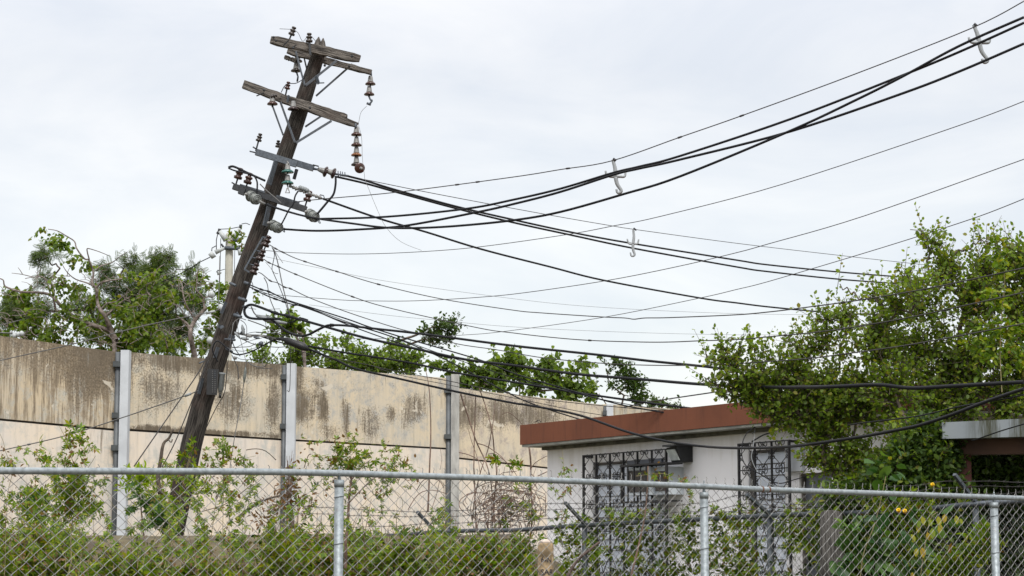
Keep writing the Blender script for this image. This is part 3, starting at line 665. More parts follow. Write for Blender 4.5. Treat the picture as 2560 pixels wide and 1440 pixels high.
for (x, y) in ((597, 437), (621, 449)): spool(x, y, 29.75, (.28, 0, 1), 'brown_glaze', 1.25, .12)
spool(770, 493, 29.9, (.3, 0, 1), 'brown_glaze', 1.2, .12)
# steel arms and plates
arm((640, 380, 742, 411), 16, 29.76, 'steel_arm', 'steel', .07, jit=0, seg=1); arm((722, 402, 784, 421), 15, 30.12, 'steel_arm', 'steel', .07, jit=0, seg=1)
arm((583, 466, 766, 524), 15, 29.76, 'steel_arm', 'dark_steel', .08, jit=0, seg=1); arm((600, 463, 748, 508), 6, 29.95, 'steel_arm', 'steel', .06, jit=0, seg=1)
arm((598, 476, 612, 481), 17, 29.72, 'arm_bracket', 'dark_steel', .09, jit=0, seg=1)
flat(690, 402, 673, 462, 13, 29.72, 'steel', 'plate', .02); flat(674, 510, 662, 565, 15, 29.73, 'steel', 'plate', .02)
for (x0, y0, x1, y1) in ((632, 367, 641, 373), (624, 378, 640, 382), (782, 412, 797, 416), (579, 456, 588, 461)):
    mb = MB(); mb.tube([P(x0, y0, 29.75), P(x1, y1, 29.76)], .010, 6); mb.build('bolt', M['dark_steel'], pole)
# green glass string
bell(719, 429, 29.65, disc='glass_green', dr=.086); bell(719, 457, 29.65, disc='glass_green', dr=.084)
mb = MB(); mb.tube([P(718, 403, 29.65), P(722, 410, 29.62), P(719, 414, 29.65)], .010, 6); mb.tube([P(718, 462, 29.65), P(722, 475, 29.6), P(724, 482, 29.6), P(714, 482, 29.6), P(718, 470, 29.6)], .009, 6); mb.build('hook', M['cap_metal'], pole)
# red string towards the spans on the right
rx = (P(900, 448, 30.2) - P(784, 420, 30.1)).normalized()
for (x, y) in ((813, 429), (833, 433)): bell(x, y, 30.05, ax=(.93, .38, -.28), disc='red_glaze', dr=.078)
mb = MB(); mb.tube([P(783, 422, 30.1), P(798, 424, 30.08)], .018, 6)
mb.tube([P(838, 435, 30.0), P(872, 440, 30.0)], .015, 6)
for x in (845, 851, 856, 862): mb.tube([P(x, 427 + (x - 845) * .2, 30.0), P(x + 1, 441, 30.0)], .007, 5)
mb.build('wire_clamp', M['steel'], pole)
# grey ribbed insulators
def ribbed(px, py, Y, ax, n=4, r=.075, mat='polymer'):
    ax = Vector(ax).normalized(); prof = [(.02, -.02)]
    for i in range(n): h = i * .022; prof += [(r * .5, h), (r * (1 - .05 * i), h + .006), (r * (1 - .05 * i), h + .010), (r * .5, h + .014)]
    prof += [(r * .93, n * .022 - .004), (r * .93, n * .022 - .003), (.02, n * .022 - .002), (.02, n * .022 + .03)]; mb = MB(); mb.lathe(P(px, py, Y), ax, prof, 20); d = mb.build('insulator', M[mat], pole)
    mb = MB()
    for i in range(n - 1): h = i * .022 + .0145; mb.lathe(P(px, py, Y), ax, [(r * .72, h + .012), (r * .76, h + .0125), (r * .76, h + .02), (r * .72, h + .0205)], 20)
    mb = MB(); ex = n * .022
    for q_ in (.84, .56, .30): mb.lathe(P(px, py, Y), ax, [(r * q_, ex - .004), (r * (q_ + .04), ex + .003), (r * (q_ + .08), ex - .004)], 20)
    mb.build('ring', M['polymer_white'], d)
    return d
for (x, y, Y) in ((625, 490, 29.7), (636, 497, 29.6), (773, 535, 29.75), (782, 541, 29.65), (681, 563, 29.7), (691, 568, 29.6)): ribbed(x, y, Y, (.62, -.70, -.30), 3, .078)
for (x0, y0, x1, y1) in ((640, 498, 663, 511), (784, 542, 799, 549), (694, 568, 711, 573), (612, 484, 620, 488), (762, 528, 768, 531), (668, 556, 676, 560)):
    mb = MB(); a, b = P(x0, y0, 29.6), P(x1, y1, 29.62); mb.tube([a, a.lerp(b, .4), a.lerp(b, .6), b], [.014, .026, .016, .022], 6); mb.build('dead_end_clamp', M['cap_metal'], pole)
for (x, y) in ((708, 578), (797, 556), (640, 508)):
    mb = MB(); mb.tube(smooth_pts([tuple(P(x - 3, y - 8, 29.6)), tuple(P(x, y, 29.6)), tuple(P(x + 4, y + 2, 29.6)), tuple(P(x + 1, y - 6, 29.6))]), .006, 5); mb.build('shackle', M['steel'], pole)
# chain of clamps
mb = MB()
for i, (x, y) in enumerate(((727, 466), (735, 469), (742, 472), (752, 477), (762, 480), (774, 484), (784, 488), (792, 491), (800, 494))): mb.lathe(P(x, y, 29.7), (.95, 0, -.3), [(.008, -.03), (.022 + .006 * (i % 3), -.015), (.018, .012), (.008, .03)], 8)
mb.build('wire_clamp', M['cap_metal'], pole)
mb = MB()
for (x, y) in ((751, 469), (757, 471), (763, 473), (768, 476)): mb.lathe(P(x, y, 29.68), (0, 0, 1), [(.012, -.03), (.028, -.01), (.028, .015), (.01, .03)], 8)
mb.build('bolt_clamp', M['splice_grey'], pole)
mb = MB(); mb.tube([P(800, 487, 29.7), P(809, 489, 29.7), P(811, 495, 29.7), P(805, 497, 29.7)], .008, 5); mb.build('hook', M['steel'], pole)
flat(742, 423, 735, 448, 7, 29.9, 'dark_steel', 'bracket', .03)
# secondary rack with three spools
rk = MB(); rr = [P(657, 593, 29.72), P(612, 672, 29.72)]; rk.beam(rr[0], rr[1], .03, .022); rk.beam(P(657, 592, 29.71), P(671, 597, 29.66), .02, .02); rk.beam(P(611, 673, 29.71), P(628, 683, 29.66), .02, .02)
rk.tube([P(672, 596, 29.66), P(634, 688, 29.66)], .011, 6)
for (x, y) in ((650, 609), (643, 626), (632, 643), (626, 660)): rk.tube([P(x - 3, y, 29.72), P(x + 11, y + 4, 29.66)], .009, 5)
rack = rk.build('spool_rack', M['steel'], pole)
for (x, y) in ((666, 606), (652, 641), (636, 675)): spool(x, y, 29.64, (.42, 0, 1), 'red_glaze', 1.25)
# plates, brackets and boxes down the shaft
for (x0, y0, x1, y1, wd) in ((565, 755, 553, 784, 8), (545, 868, 537, 895, 10), (582, 838, 575, 853, 16), (553, 815, 556, 820, 10), (606, 745, 609, 752, 9), (507, 945, 497, 985, 9), (590, 782, 594, 790, 10), (551, 812, 547, 820, 10)):
    flat(x0, y0, x1, y1, wd, 29.80 - .0, 'steel', 'plate', .012)
for (x0, y0, x1, y1, rr_) in ((575, 708, 590, 714, .02), (597, 745, 616, 752, .022), (585, 787, 603, 793, .024), (562, 848, 588, 850, .016), (566, 870, 580, 880, .02), (510, 903, 498, 908, .01), (612, 706, 622, 710, .022), (608, 766, 616, 769, .018)):
    mb = MB(); mb.tube([P(x0, y0, 29.78), P(x1, y1, 29.72)], rr_, 8); mb.build('bracket', M['steel'], pole)
tb = empty('terminal_box', P(530, 987, 29.7), 'black perforated terminal block strapped to the pole above the fence', 'terminal box')
mb = MB(); mb.box(P(531, 955, 29.74), .14, .06, .35, Matrix.Rotation(R(2), 3, 'Y')); mb.build('block', M['black'], tb)
for i in range(11):
    for j in range(2):
        mb = MB(); c = P(531.5 + j * 6, 928 + i * 5.2, 29.705); mb.box(c, .012, .01, .012); mb.build('terminal', M['wire_grey'] if j == 0 or i > 3 else M['steel'], tb)
gc = empty('splice_canister', P(553, 975, 29.8), 'grey cylindrical canister fixed beside the black terminal block', 'canister')
mb = MB(); a, b = P(551, 982, 29.75), P(556, 932, 29.75); mb.tube([a, a.lerp(b, .12), a.lerp(b, .13), a.lerp(b, .9), a.lerp(b, .92), b], [.028, .030, .038, .038, .045, .045], 14); mb.build('cylinder', M['splice_grey'], gc)
mb = MB(); a, b = P(550, 995, 29.75), P(551, 983, 29.75); mb.tube([a, b], .018, 8); mb.build('neck', M['black'], gc)

# ------------------------------------------------------------------ cables and wires
def wire(pts, Y0, Y1, r, label, name='cable', cat='cable', group='cables strung from the leaning pole', mat='cable', sub=6, sag=0, n=6, kinks=None, Ys=None):
    xs0, xs1 = pts[0][0], pts[-1][0]; q = smooth_pts(pts, sub); out = []
    L_ = [0.]
    for i in range(1, len(q)): L_.append(L_[-1] + float(np.linalg.norm(q[i] - q[i - 1])))
    for i, p in enumerate(q):
        t = L_[i] / L_[-1]; iy = lerp(1 / Y0, 1 / Y1, t); Y = 1 / iy
        if Ys: Y = interp(p[0], Ys[0], Ys[1])
        out.append(P(p[0], p[1], Y))
    mb = MB(); mb.tube(out, r, n)
    if kinks:
        for (kx, ky) in kinks:
            i = min(range(len(q)), key=lambda j: (q[j][0] - kx) ** 2 + (q[j][1] - ky) ** 2); c = out[i]; d = (out[min(i + 1, len(out) - 1)] - out[max(i - 1, 0)]).normalized()
            mb.tube([c - d * .04, c - d * .025, c + d * .02, c + d * .035], [r, r * 1.25 + .005, r * 1.15 + .004, r], 6)
    return tag(mb.build(name, M[mat], None), label, cat, group)
W = wire; GA = 'spacer cable bundle rising to the upper right'; GB = 'spacer cable bundle running down to the right tree'; GT = 'bare thin wires crossing the sky'; GK = 'telephone cables sagging over the wall'; GL = 'loose wire ends and loops by the pole'; GG = 'stay wires'
W([(700, 510), (800, 498), (997, 480), (1280, 443), (1400, 424), (1530, 402), (1700, 343), (1855, 289), (2130, 188), (2430, 70), (2560, 3)], 30, 24, .0065, 'thin messenger wire that carries two grey spacers, topmost at the right', 'messenger_wire', 'wire', GA, 'wire', kinks=[(1140, 462), (1200, 455), (1420, 421), (1700, 343), (1855, 289)])
W([(799, 547), (965, 542), (1165, 522), (1280, 500), (1400, 472), (1533, 432), (1600, 416), (1700, 390), (1978, 297), (2255, 189), (2400, 129), (2560, 57)], 29.7, 24, .0150, 'thick black cable from the right ribbed insulator, middle one at the corner', group=GA)
W([(711, 573), (790, 577), (890, 574), (1015, 564), (1190, 531), (1280, 511), (1400, 480), (1533, 437), (1600, 421), (1700, 399), (1978, 328), (2255, 234), (2400, 178), (2560, 109)], 29.6, 24, .0155, 'thick black cable from the lowest ribbed insulator, lowest at the corner', group=GA)
W([(663, 511), (765, 541), (890, 560), (965, 569), (1040, 570), (1140, 565), (1280, 551), (1400, 530), (1560, 485), (1700, 441), (1978, 326), (2144, 248), (2255, 192), (2400, 114), (2560, 43)], 29.6, 24, .0155, 'thick black cable from the left ribbed insulator, crossing above the others at right', group=GA)
W([(855, 440), (912, 449), (1040, 475), (1202, 506), (1387, 540), (1532, 565), (1590, 574), (1840, 608), (2130, 642), (2330, 664)], 30, 44, .0055, 'thin messenger wire holding the small spacer, sloping to the right tree', 'messenger_wire', 'wire', GB, 'wire')
W([(872, 441), (915, 452), (990, 475), (1140, 516), (1282, 549), (1425, 580), (1565, 606), (1840, 650), (1920, 662), (2120, 682), (2320, 697)], 30, 44, .0155, 'upper of two parallel black cables sloping down to the right tree', group=GB)
W([(842, 442), (915, 459), (990, 480), (1140, 521), (1282, 556), (1420, 586), (1585, 621), (1840, 667), (1920, 679), (2120, 700), (2330, 714)], 30, 44, .0155, 'lower of two parallel black cables sloping down to the right tree', group=GB)
W([(808, 497), (947, 546), (1065, 580), (1200, 622), (1375, 667), (1510, 701), (1750, 745), (1840, 757), (1920, 767), (2057, 780), (2145, 785), (2290, 787)], 29.8, 42, .0150, 'single black cable under the parallel pair, ending in the tree', group=GB)
W([(662, 626), (740, 632), (890, 635), (1040, 630), (1200, 617), (1420, 586), (1532, 565), (1655, 540), (1958, 460), (2400, 313), (2560, 253)], 34, 24, .005, 'thin wire leaving the rack level and rising highest to the right edge', 'wire', 'wire', GT, 'wire')
W([(655, 733), (690, 737), (840, 749), (915, 752), (1040, 752), (1200, 743), (1325, 730), (1525, 700), (1700, 665), (1840, 632), (1920, 610), (2160, 540), (2560, 398)], 34, 24, .005, 'thin wire rising to the right edge, second of the three rising wires', 'wire', 'wire', GT, 'wire')
W([(1060, 845), (1152, 838), (1257, 829), (1510, 793), (1750, 745), (1840, 724), (1920, 704), (2130, 642), (2295, 591), (2450, 540), (2560, 497)], 40, 24, .005, 'thin wire rising to the right edge just above the tree top', 'wire', 'wire', GT, 'wire')
YR = lambda a, b: ([640, 1200, 1800, 2100, 2560], [29.6, 27, 22.5, 20, 18.2])
W([(674, 612), (690, 622), (708, 631), (730, 642), (763, 654), (843, 679), (947, 711), (1102, 747), (1280, 775), (1350, 782), (1500, 792), (1562, 795), (1585, 798), (1612, 795), (1675, 794), (1840, 787), (1920, 780), (1995, 771), (2170, 747), (2345, 716), (2560, 670)], 0, 0, .0058, 'twisted wire from the top red spool of the rack', 'wire', 'wire', GT, 'wire', Ys=YR(0, 0), Y0_=0, kinks=None) if False else None
def WR(pts, label, kinks=None, r=.006):
    return wire(pts, 30, 30, r, label, 'wire', 'wire', GT, 'wire', kinks=kinks, Ys=([640, 1200, 1800, 2100, 2560], [29.6, 27, 22.5, 20, 18.2]))
WR([(674, 612), (690, 622), (708, 631), (730, 642), (763, 654), (843, 679), (947, 711), (1102, 747), (1280, 775), (1350, 782), (1500, 792), (1562, 795), (1585, 798), (1612, 795), (1675, 794), (1840, 787), (1920, 780), (1995, 771), (2170, 747), (2345, 716), (2560, 670)], 'kinked wire from the top red spool of the rack', [(690, 622), (708, 631), (763, 654), (843, 679), (947, 711), (2100, 757)])
WR([(660, 648), (673, 657), (697, 667), (740, 686), (882, 742), (982, 772), (1197, 820), (1280, 832), (1375, 843), (1475, 851), (1600, 855), (1675, 855), (1750, 852), (1840, 849), (1920, 842), (2070, 827), (2245, 799), (2420, 762), (2560, 731)], 'kinked wire from the middle red spool of the rack', [(673, 657), (697, 667), (740, 686), (882, 742), (1475, 851), (1960, 838)])
WR([(646, 681), (655, 685), (676, 702), (693, 707), (712, 718), (727, 722), (773, 744), (848, 773), (927, 800), (1005, 824), (1060, 836), (1145, 860), (1245, 875), (1370, 896), (1557, 911), (1760, 913), (1932, 903), (2012, 897), (2102, 886), (2285, 860), (2560, 809)], 'kinked wire from the lowest red spool of the rack', [(676, 702), (712, 718), (727, 722)])
W([(665, 642), (740, 658), (823, 675), (960, 702), (1200, 736), (1400, 760), (1600, 774), (1840, 784), (2040, 787)], 38, 44, .003, 'hair thin wire just below the top rack wire', 'wire', 'wire', GT, 'wire_grey')
W([(773, 762), (960, 787), (1090, 800), (1280, 817), (1550, 830), (1840, 837), (2050, 835)], 38, 44, .003, 'hair thin wire above the sagging telephone cables', 'wire', 'wire', GT, 'wire_grey')
W([(640, 831), (780, 844), (915, 847), (965, 846)], 38, 40, .005, 'short thin wire in front of the trees behind the wall', 'wire', 'wire', GT, 'wire')
# telephone bundle
W([(622, 711), (654, 724), (672, 729), (716, 749), (765, 765), (872, 799), (922, 817), (1015, 846), (1120, 876), (1215, 905), (1295, 937), (1440, 980), (1545, 1010), (1652, 1030), (1760, 1046), (1890, 1058)], 29.7, 25.6, .0095, 'service cable ending at the white hook on the house eave', group=GK, kinks=[(654, 724), (672, 729)])
W([(622, 716), (669, 740), (727, 760), (745, 763), (794, 780), (857, 804), (960, 835), (1050, 870), (1140, 912), (1195, 942), (1270, 982), (1332, 1010), (1442, 1046), (1500, 1062)], 29.7, 29.6, .0095, 'steep service cable that goes behind the brown roof edge', group=GK, kinks=[(640, 724), (692, 748), (712, 756)])
W([(630, 720), (716, 752), (790, 776), (890, 812), (1000, 848), (1120, 891), (1270, 940), (1445, 985), (1595, 1015), (1760, 1035), (1884, 1043)], 29.7, 25.6, .0055, 'thin service wire along the top of the telephone bundle', group=GK)
W([(725, 765), (760, 764), (800, 782), (870, 812), (960, 845), (1060, 878), (1130, 897)], 29.6, 28, .008, 'short cable lashed under the telephone bundle', group=GK)
W([(700, 846), (640, 792), (612, 790)][::-1] and [(700, 797), (640, 797), (618, 792), (611, 780), (614, 768), (626, 762), (642, 765), (690, 783), (720, 790), (790, 810), (915, 845), (1040, 872), (1165, 899), (1280, 913), (1440, 935), (1600, 948), (1760, 961), (1920, 968), (2070, 967), (2195, 962), (2282, 970), (2400, 964), (2560, 955)], 29.6, 18.6, .0185, 'thickest telephone cable curling round by the pole and passing through the tree', group=GK, kinks=[(690, 783), (720, 790)], Ys=([600, 1200, 1800, 2060, 2560], [29.6, 27.5, 23.5, 20.3, 18.4]))
W([(668, 790), (677, 797), (715, 827), (747, 839), (770, 837), (790, 827), (815, 815), (830, 813), (865, 814), (940, 822), (1065, 836), (1280, 864), (1495, 887), (1620, 902), (1760, 916), (1850, 928)], 29.5, 24, .0165, 'telephone cable that dips in a U beside the pole, highest of the sagging ones', group=GK, kinks=[(830, 812)])
W([(770, 865), (865, 882), (1015, 905), (1140, 932), (1295, 957), (1445, 982), (1620, 1007), (1695, 1017), (1800, 1030), (1886, 1045)], 29.5, 25.6, .0150, 'upper cable leaving the black splice sleeve towards the house', group=GK)
W([(770, 872), (840, 900), (890, 922), (990, 945), (1140, 979), (1280, 1007), (1320, 1013), (1445, 1037), (1570, 1080), (1670, 1104), (1760, 1116), (1842, 1120), (1954, 1118), (2030, 1110), (2100, 1100), (2170, 1089), (2232, 1077), (2295, 1064), (2370, 1040), (2457, 1007), (2520, 985), (2560, 972)], 29.5, 24.2, .0155, 'lowest black cable, sagging in front of the wall light and over the porch', group=GK, Ys=([770, 1300, 1760, 2030, 2560], [29.5, 27.5, 24.6, 20.7, 18]))
W([(722, 872), (800, 890), (900, 908), (1000, 930), (1120, 952), (1245, 978), (1370, 1000), (1595, 1022), (1760, 1032), (1884, 1040)], 29.6, 25.6, .0055, 'thin wire between the two splice cables', 'wire', 'wire', GK, 'wire')
W([(940, 918), (1000, 938), (1120, 962), (1320, 1002), (1440, 1027), (1520, 1040)], 29.6, 29.4, .005, 'thin wire that vanishes behind the roof edge', 'wire', 'wire', GK, 'wire')
W([(1560, 1018), (1622, 1005), (1687, 995), (1795, 979), (1850, 970)], 30, 24, .008, 'short dark cable rising from the roof into the left of the tree', group=GK)
W([(2120, 1063), (2157, 1057), (2295, 1040), (2395, 1017), (2495, 1000), (2560, 987)], 21, 17, .0065, 'thin cable above the black one over the porch roof', group=GK, Ys=([2100, 2560], [20.6, 18]))
W([(2430, 1101), (2445, 1097), (2500, 1078), (2560, 1060)], 20.4, 19, .006, 'thin cable crossing the face of the porch roof', group=GK)
# splice sleeve
sl = MB(); q = [P(690, 846, 29.45), P(712, 849, 29.45), P(716, 851, 29.45), P(745, 862, 29.45), P(748, 863, 29.45), P(760, 868, 29.45), P(773, 875, 29.45)]
sl.tube(q, [.012, .030, .048, .050, .056, .052, .02], 12); tag(sl.build('splice_sleeve', M['black'], None), 'fat black splice sleeve where two cables split right of the pole', 'splice sleeve')
sl = MB(); q = [P(640, 789, 29.45), P(654, 793, 29.45), P(665, 797, 29.45), P(684, 802, 29.45), P(700, 806, 29.45), P(718, 808, 29.45)]
sl.tube(q, [.016, .030, .045, .040, .024, .014], 10); tag(sl.build('splice_joint', M['splice_grey'], None), 'bulging grey cable joint hanging just right of the pole', 'cable joint')
W([(628, 766), (634, 780), (642, 789), (655, 793)], 29.5, 29.5, .010, 'short lead feeding the grey cable joint from above', group=GL, mat='wire_grey')
W([(718, 808), (735, 804), (750, 795), (770, 800)], 29.5, 29.4, .010, 'short lead leaving the grey cable joint to the right', group=GL)
W([(590, 832), (620, 838), (660, 840), (700, 850)], 29.6, 29.5, .016, 'grey cable stub between pole and black sleeve', group=GL, mat='wire_grey')
W([(655, 842), (690, 853), (740, 866), (800, 880)], 29.7, 29.6, .010, 'dark cable passing under the black sleeve', group=GL)
W([(545, 905), (532, 880), (533, 865), (541, 853), (551, 856), (572, 874), (585, 884), (604, 886), (635, 876), (672, 856), (697, 846), (712, 839)], 29.7, 29.5, .010, 'black loop that wraps the pole and swings right', group=GL)
W([(917, 265), (903, 280), (898, 300), (897, 314), (904, 345), (906, 395), (911, 437), (915, 455), (950, 540), (967, 570), (990, 595), (1015, 611), (1054, 626)], 29.8, 29.4, .0028, 'broken hair thin wire dangling from the end insulator string', 'wire', 'wire', GL, 'wire_grey', n=4)
W([(699, 72), (722, 73), (731, 73), (745, 82), (757, 103), (773, 88), (790, 104)], 29.8, 29.8, .0035, 'thin slack wire looped over the pole top', 'wire', 'wire', GL, 'wire', n=4)
W([(703, 231), (711, 216), (722, 209), (740, 208), (757, 198), (766, 186)], 29.7, 29.7, .006, 'jumper wire above the second crossarm', 'wire', 'wire', GL, 'cable')
W([(839, 440), (839, 460), (834, 485), (820, 503), (806, 520), (793, 535)], 29.6, 29.55, .016, 'thick jumper from the red insulators to the right ribbed pair', group=GL)
W([(746, 477), (738, 490), (733, 510), (722, 525), (712, 545), (704, 560)], 29.55, 29.5, .012, 'jumper from the clamp chain to the lowest ribbed pair', group=GL)
W([(571, 419), (582, 416), (600, 423), (625, 435), (663, 452)], 29.65, 29.6, .017, 'thick stub cable reaching left over two brown insulators', group=GL)
W([(571, 420), (585, 426), (610, 432), (632, 438), (642, 452), (643, 470), (641, 490)], 29.62, 29.58, .012, 'curved jumper down to the left ribbed pair', group=GL)
W([(650, 460), (665, 475), (685, 492), (703, 508)], 29.6, 29.6, .009, 'short strand tied across the lower steel arm', 'wire', 'wire', GL, 'wire_grey')
W([(659, 575), (672, 562), (690, 556), (612, 560)][:2] + [(681, 556)], 29.6, 29.6, .004, 'tiny tie by the lowest plate', 'wire', 'wire', GL, 'wire')
for i, pts in enumerate(([(680, 618), (686, 635), (683, 655), (680, 672), (686, 688), (700, 720), (712, 752), (725, 795)], [(682, 620), (690, 640), (697, 668), (706, 712), (718, 760), (727, 800)], [(684, 622), (695, 640), (707, 657)],
                         [(664, 655), (675, 668), (686, 682), (695, 684)], [(660, 694), (668, 710), (672, 735), (678, 755), (688, 778)], [(627, 700), (632, 712), (631, 724)],
                         [(601, 800), (612, 808), (617, 822), (615, 855)], [(592, 800), (596, 830), (604, 860), (615, 905)], [(583, 806), (577, 850), (571, 905)], [(663, 800), (666, 818), (675, 840), (676, 870), (672, 890)],
                         [(597, 845), (610, 850), (640, 862), (690, 868), (720, 866)], [(577, 870), (600, 868), (625, 866), (640, 858)], [(580, 874), (606, 878), (630, 872), (650, 866)], [(590, 892), (602, 898), (620, 899), (650, 898)],
                         [(580, 888), (588, 905), (594, 920), (597, 948)], [(619, 904), (635, 915), (660, 917), (668, 905), (664, 895), (656, 902), (658, 914)], [(604, 838), (640, 830), (690, 836), (740, 836)], [(620, 800), (660, 815), (705, 838)],
                         [(578, 830), (580, 850), (587, 870), (600, 890)], [(570, 865), (590, 868), (610, 858), (632, 850), (655, 845)], [(615, 800), (600, 796), (585, 806), (580, 830)], [(605, 770), (612, 764), (622, 770), (640, 773)],
                         [(690, 790), (670, 775), (690, 765)][:2] + [(700, 772)], [(672, 880), (664, 895), (645, 908), (668, 905), (686, 884), (697, 868)])):
    W(pts, 29.6, 29.45 - .01 * i, random.choice((.0035, .005, .007)), 'loose thin wire end hanging in the tangle right of the pole', 'wire', 'wire', GL, random.choice(('wire', 'wire_grey', 'cable')), n=4)
for i, (x0, y0, x1, y1, rr_) in enumerate(((605, 812, 610, 838, .022), (612, 838, 630, 842, .018), (634, 843, 650, 846, .016), (602, 845, 622, 848, .022), (645, 838, 662, 842, .012), (600, 835, 612, 822, .016), (586, 830, 600, 845, .018), (582, 893, 592, 897, .022), (646, 862, 658, 856, .030))):
    mb = MB(); a, b = P(x0, y0, 29.5), P(x1, y1, 29.48); mb.tube([a, a.lerp(b, .3), a.lerp(b, .7), b], [rr_ * .4, rr_, rr_, rr_ * .4], 8)
    tag(mb.build('wire_connector', M[('splice_grey', 'cap_metal', 'steel')[i % 3]], None), 'small grey connector in the wire tangle right of the pole', 'connector', 'grey connectors in the wire tangle')
# stays and left wires
W([(-40, 914), (10, 899), (175, 862), (350, 817), (525, 780), (550, 772)], 33, 29.8, .008, 'grey stay wire in front of the left trees', 'stay_wire', 'wire', GG, 'wire_grey')
W([(-40, 1137), (0, 1127), (160, 1090), (312, 1042), (462, 990), (499, 975)], 32, 29.8, .008, 'stay wire crossing the first white post of the wall', 'stay_wire', 'wire', GG, 'wire_grey', kinks=[(65, 1112)])
W([(335, 1166), (400, 1072), (460, 985), (500, 925), (516, 892)], 29, 29.8, .008, 'steep dark stay wire left of the pole foot', 'stay_wire', 'wire', GG, 'wire')
W([(405, 1168), (440, 1100), (485, 990), (522, 900)], 29.5, 29.75, .008, 'steep stay wire closest to the left side of the pole', 'stay_wire', 'wire', GG, 'wire')
W([(513, 1075), (540, 1020), (560, 985), (566, 945), (568, 905)], 29.9, 29.7, .006, 'thin wire down the right side of the pole foot', 'stay_wire', 'wire', GG, 'wire')
mb = MB(); a, b = P(462, 990, 29.8), P(478, 984, 29.8); mb.tube([a, b], .018, 8); tag(mb.build('turnbuckle', M['splice_grey'], None), 'grey turnbuckle on the stay wire near the terminal block', 'turnbuckle')
mb = MB(); a, b = P(520, 782, 29.9), P(538, 778, 29.85); mb.tube([a, b], .016, 8); tag(mb.build('turnbuckle', M['polymer_white'], None), 'pale turnbuckle on the upper left stay wire', 'turnbuckle')
W([(617, 900), (612, 930), (610, 955), (600, 1020), (587, 1090), (577, 1155), (572, 1200)], 29.7, 29.5, .006, 'grey wire hanging straight down in front of the wall', 'wire', 'wire', GL, 'wire_grey')
mb = MB(); mb.tube([P(614, 918, 29.6), P(613, 930, 29.6), P(611, 945, 29.6), P(610, 957, 29.6)], [.008, .02, .02, .008], 8); tag(mb.build('wire_connector', M['polymer'], None), 'pale sleeve on the wire hanging before the wall', 'connector')
W([(640, 920), (655, 921), (682, 922)], 32, 33, .006, 'short black wire stub beside the second white post', 'wire', 'wire', GL, 'wire')
W([(727, 870), (726, 920), (724, 975), (718, 976)], 30, 30, .005, 'thin black wire ending in a hook before the second post', 'wire', 'wire', GL, 'wire')
# house service ends
W([(1886, 1040), (1888, 1062), (1884, 1110), (1880, 1150), (1905, 1195), (1935, 1215)], 25.0, 24.4, .0035, 'pale cord dropping from the eave across the right grille', 'wire', 'wire', 'wires on the house front', 'spacer')
W([(1905, 1058), (1870, 1080), (1856, 1108), (1855, 1140), (1866, 1165), (1900, 1185), (1945, 1208), (1990, 1198), (2020, 1190)], 24.9, 23.9, .006, 'black wire looping from the eave down the right grille', 'wire', 'wire', 'wires on the house front', 'cable')
W([(1880, 1104), (1900, 1092), (1915, 1085), (1935, 1080)], 24.9, 24.4, .008, 'short black wire above the right grille', 'wire', 'wire', 'wires on the house front', 'cable')
mb = MB(); mb.tube(smooth_pts([tuple(P(x, y, 25.15)) for x, y in ((1880, 1036), (1886, 1046), (1883, 1052), (1889, 1060), (1886, 1072), (1881, 1085))]), .012, 6); tag(mb.build('cable_hook', M['polymer_white'], None), 'white hook holding service wires at the eave', 'hook')

# spacers
def spacer(top, li, ri, bot, Y, hook, label, s=1.):
    """cruciform cable spacer: top clamp, left and right saddles, bottom hook (all px)"""
    e = empty('cable_spacer', P(*top, Y), label, 'cable spacer', 'grey plastic spacers on the overhead cables')
    c = ((li[0] + ri[0]) / 2, (li[1] + ri[1]) / 2 + 6); mb = MB(); T = lambda x, y, dy=0: P(x, y, Y + dy)
    def tb(pts, r0, r1): q = smooth_pts([tuple(T(*p)) for p in pts], 4); mb.tube([Vector(a) for a in q], [lerp(r0, r1, i / (len(q) - 1)) for i in range(len(q))], 8)
    tb([c, (lerp(c[0], top[0], .5) + 2, lerp(c[1], top[1], .5)), top], .030 * s, .020 * s)
    tb([(c[0], c[1] - 2), (lerp(c[0], li[0], .5), c[1] - 1), (li[0] + 2, li[1] + 3), (li[0] - 1, li[1] - 7)], .026 * s, .013 * s)
    tb([(c[0], c[1] - 2), (lerp(c[0], ri[0], .5), c[1] - 1), (ri[0] - 2, ri[1] + 3), (ri[0] + 1, ri[1] - 7)], .026 * s, .013 * s)
    tb([c, (lerp(c[0], bot[0], .4), lerp(c[1], bot[1], .45)), (bot[0] + hook * .5, lerp(c[1], bot[1], .85)), bot, (bot[0] - hook * .7, bot[1] - 1), (bot[0] - hook, bot[1] - 9)], .028 * s, .014 * s)
    mb.build('body', M['spacer'], e)
    mb = MB(); mb.tube([T(top[0] + 1, top[1] - 3, -.02), T(top[0] + 8, top[1] + 3, -.02)], .016 * s, 6); mb.build('clamp', M['dark_steel'], e)
    return e
spacer((1532, 399), (1515, 434), (1563, 438), (1549, 482), 28.2, 8, 'grey cross shaped spacer on the rising cables left of centre right', 1.)
spacer((2434, 62), (2423, 100), (2474, 103), (2464, 156), 24.6, 9, 'large grey spacer on the rising cables near the top right corner', 1.)
spacer((1583, 573), (1569, 604), (1596, 605), (1583, 640), 34.6, 7, 'small grey spacer with curled hook on the parallel cable pair', .85)

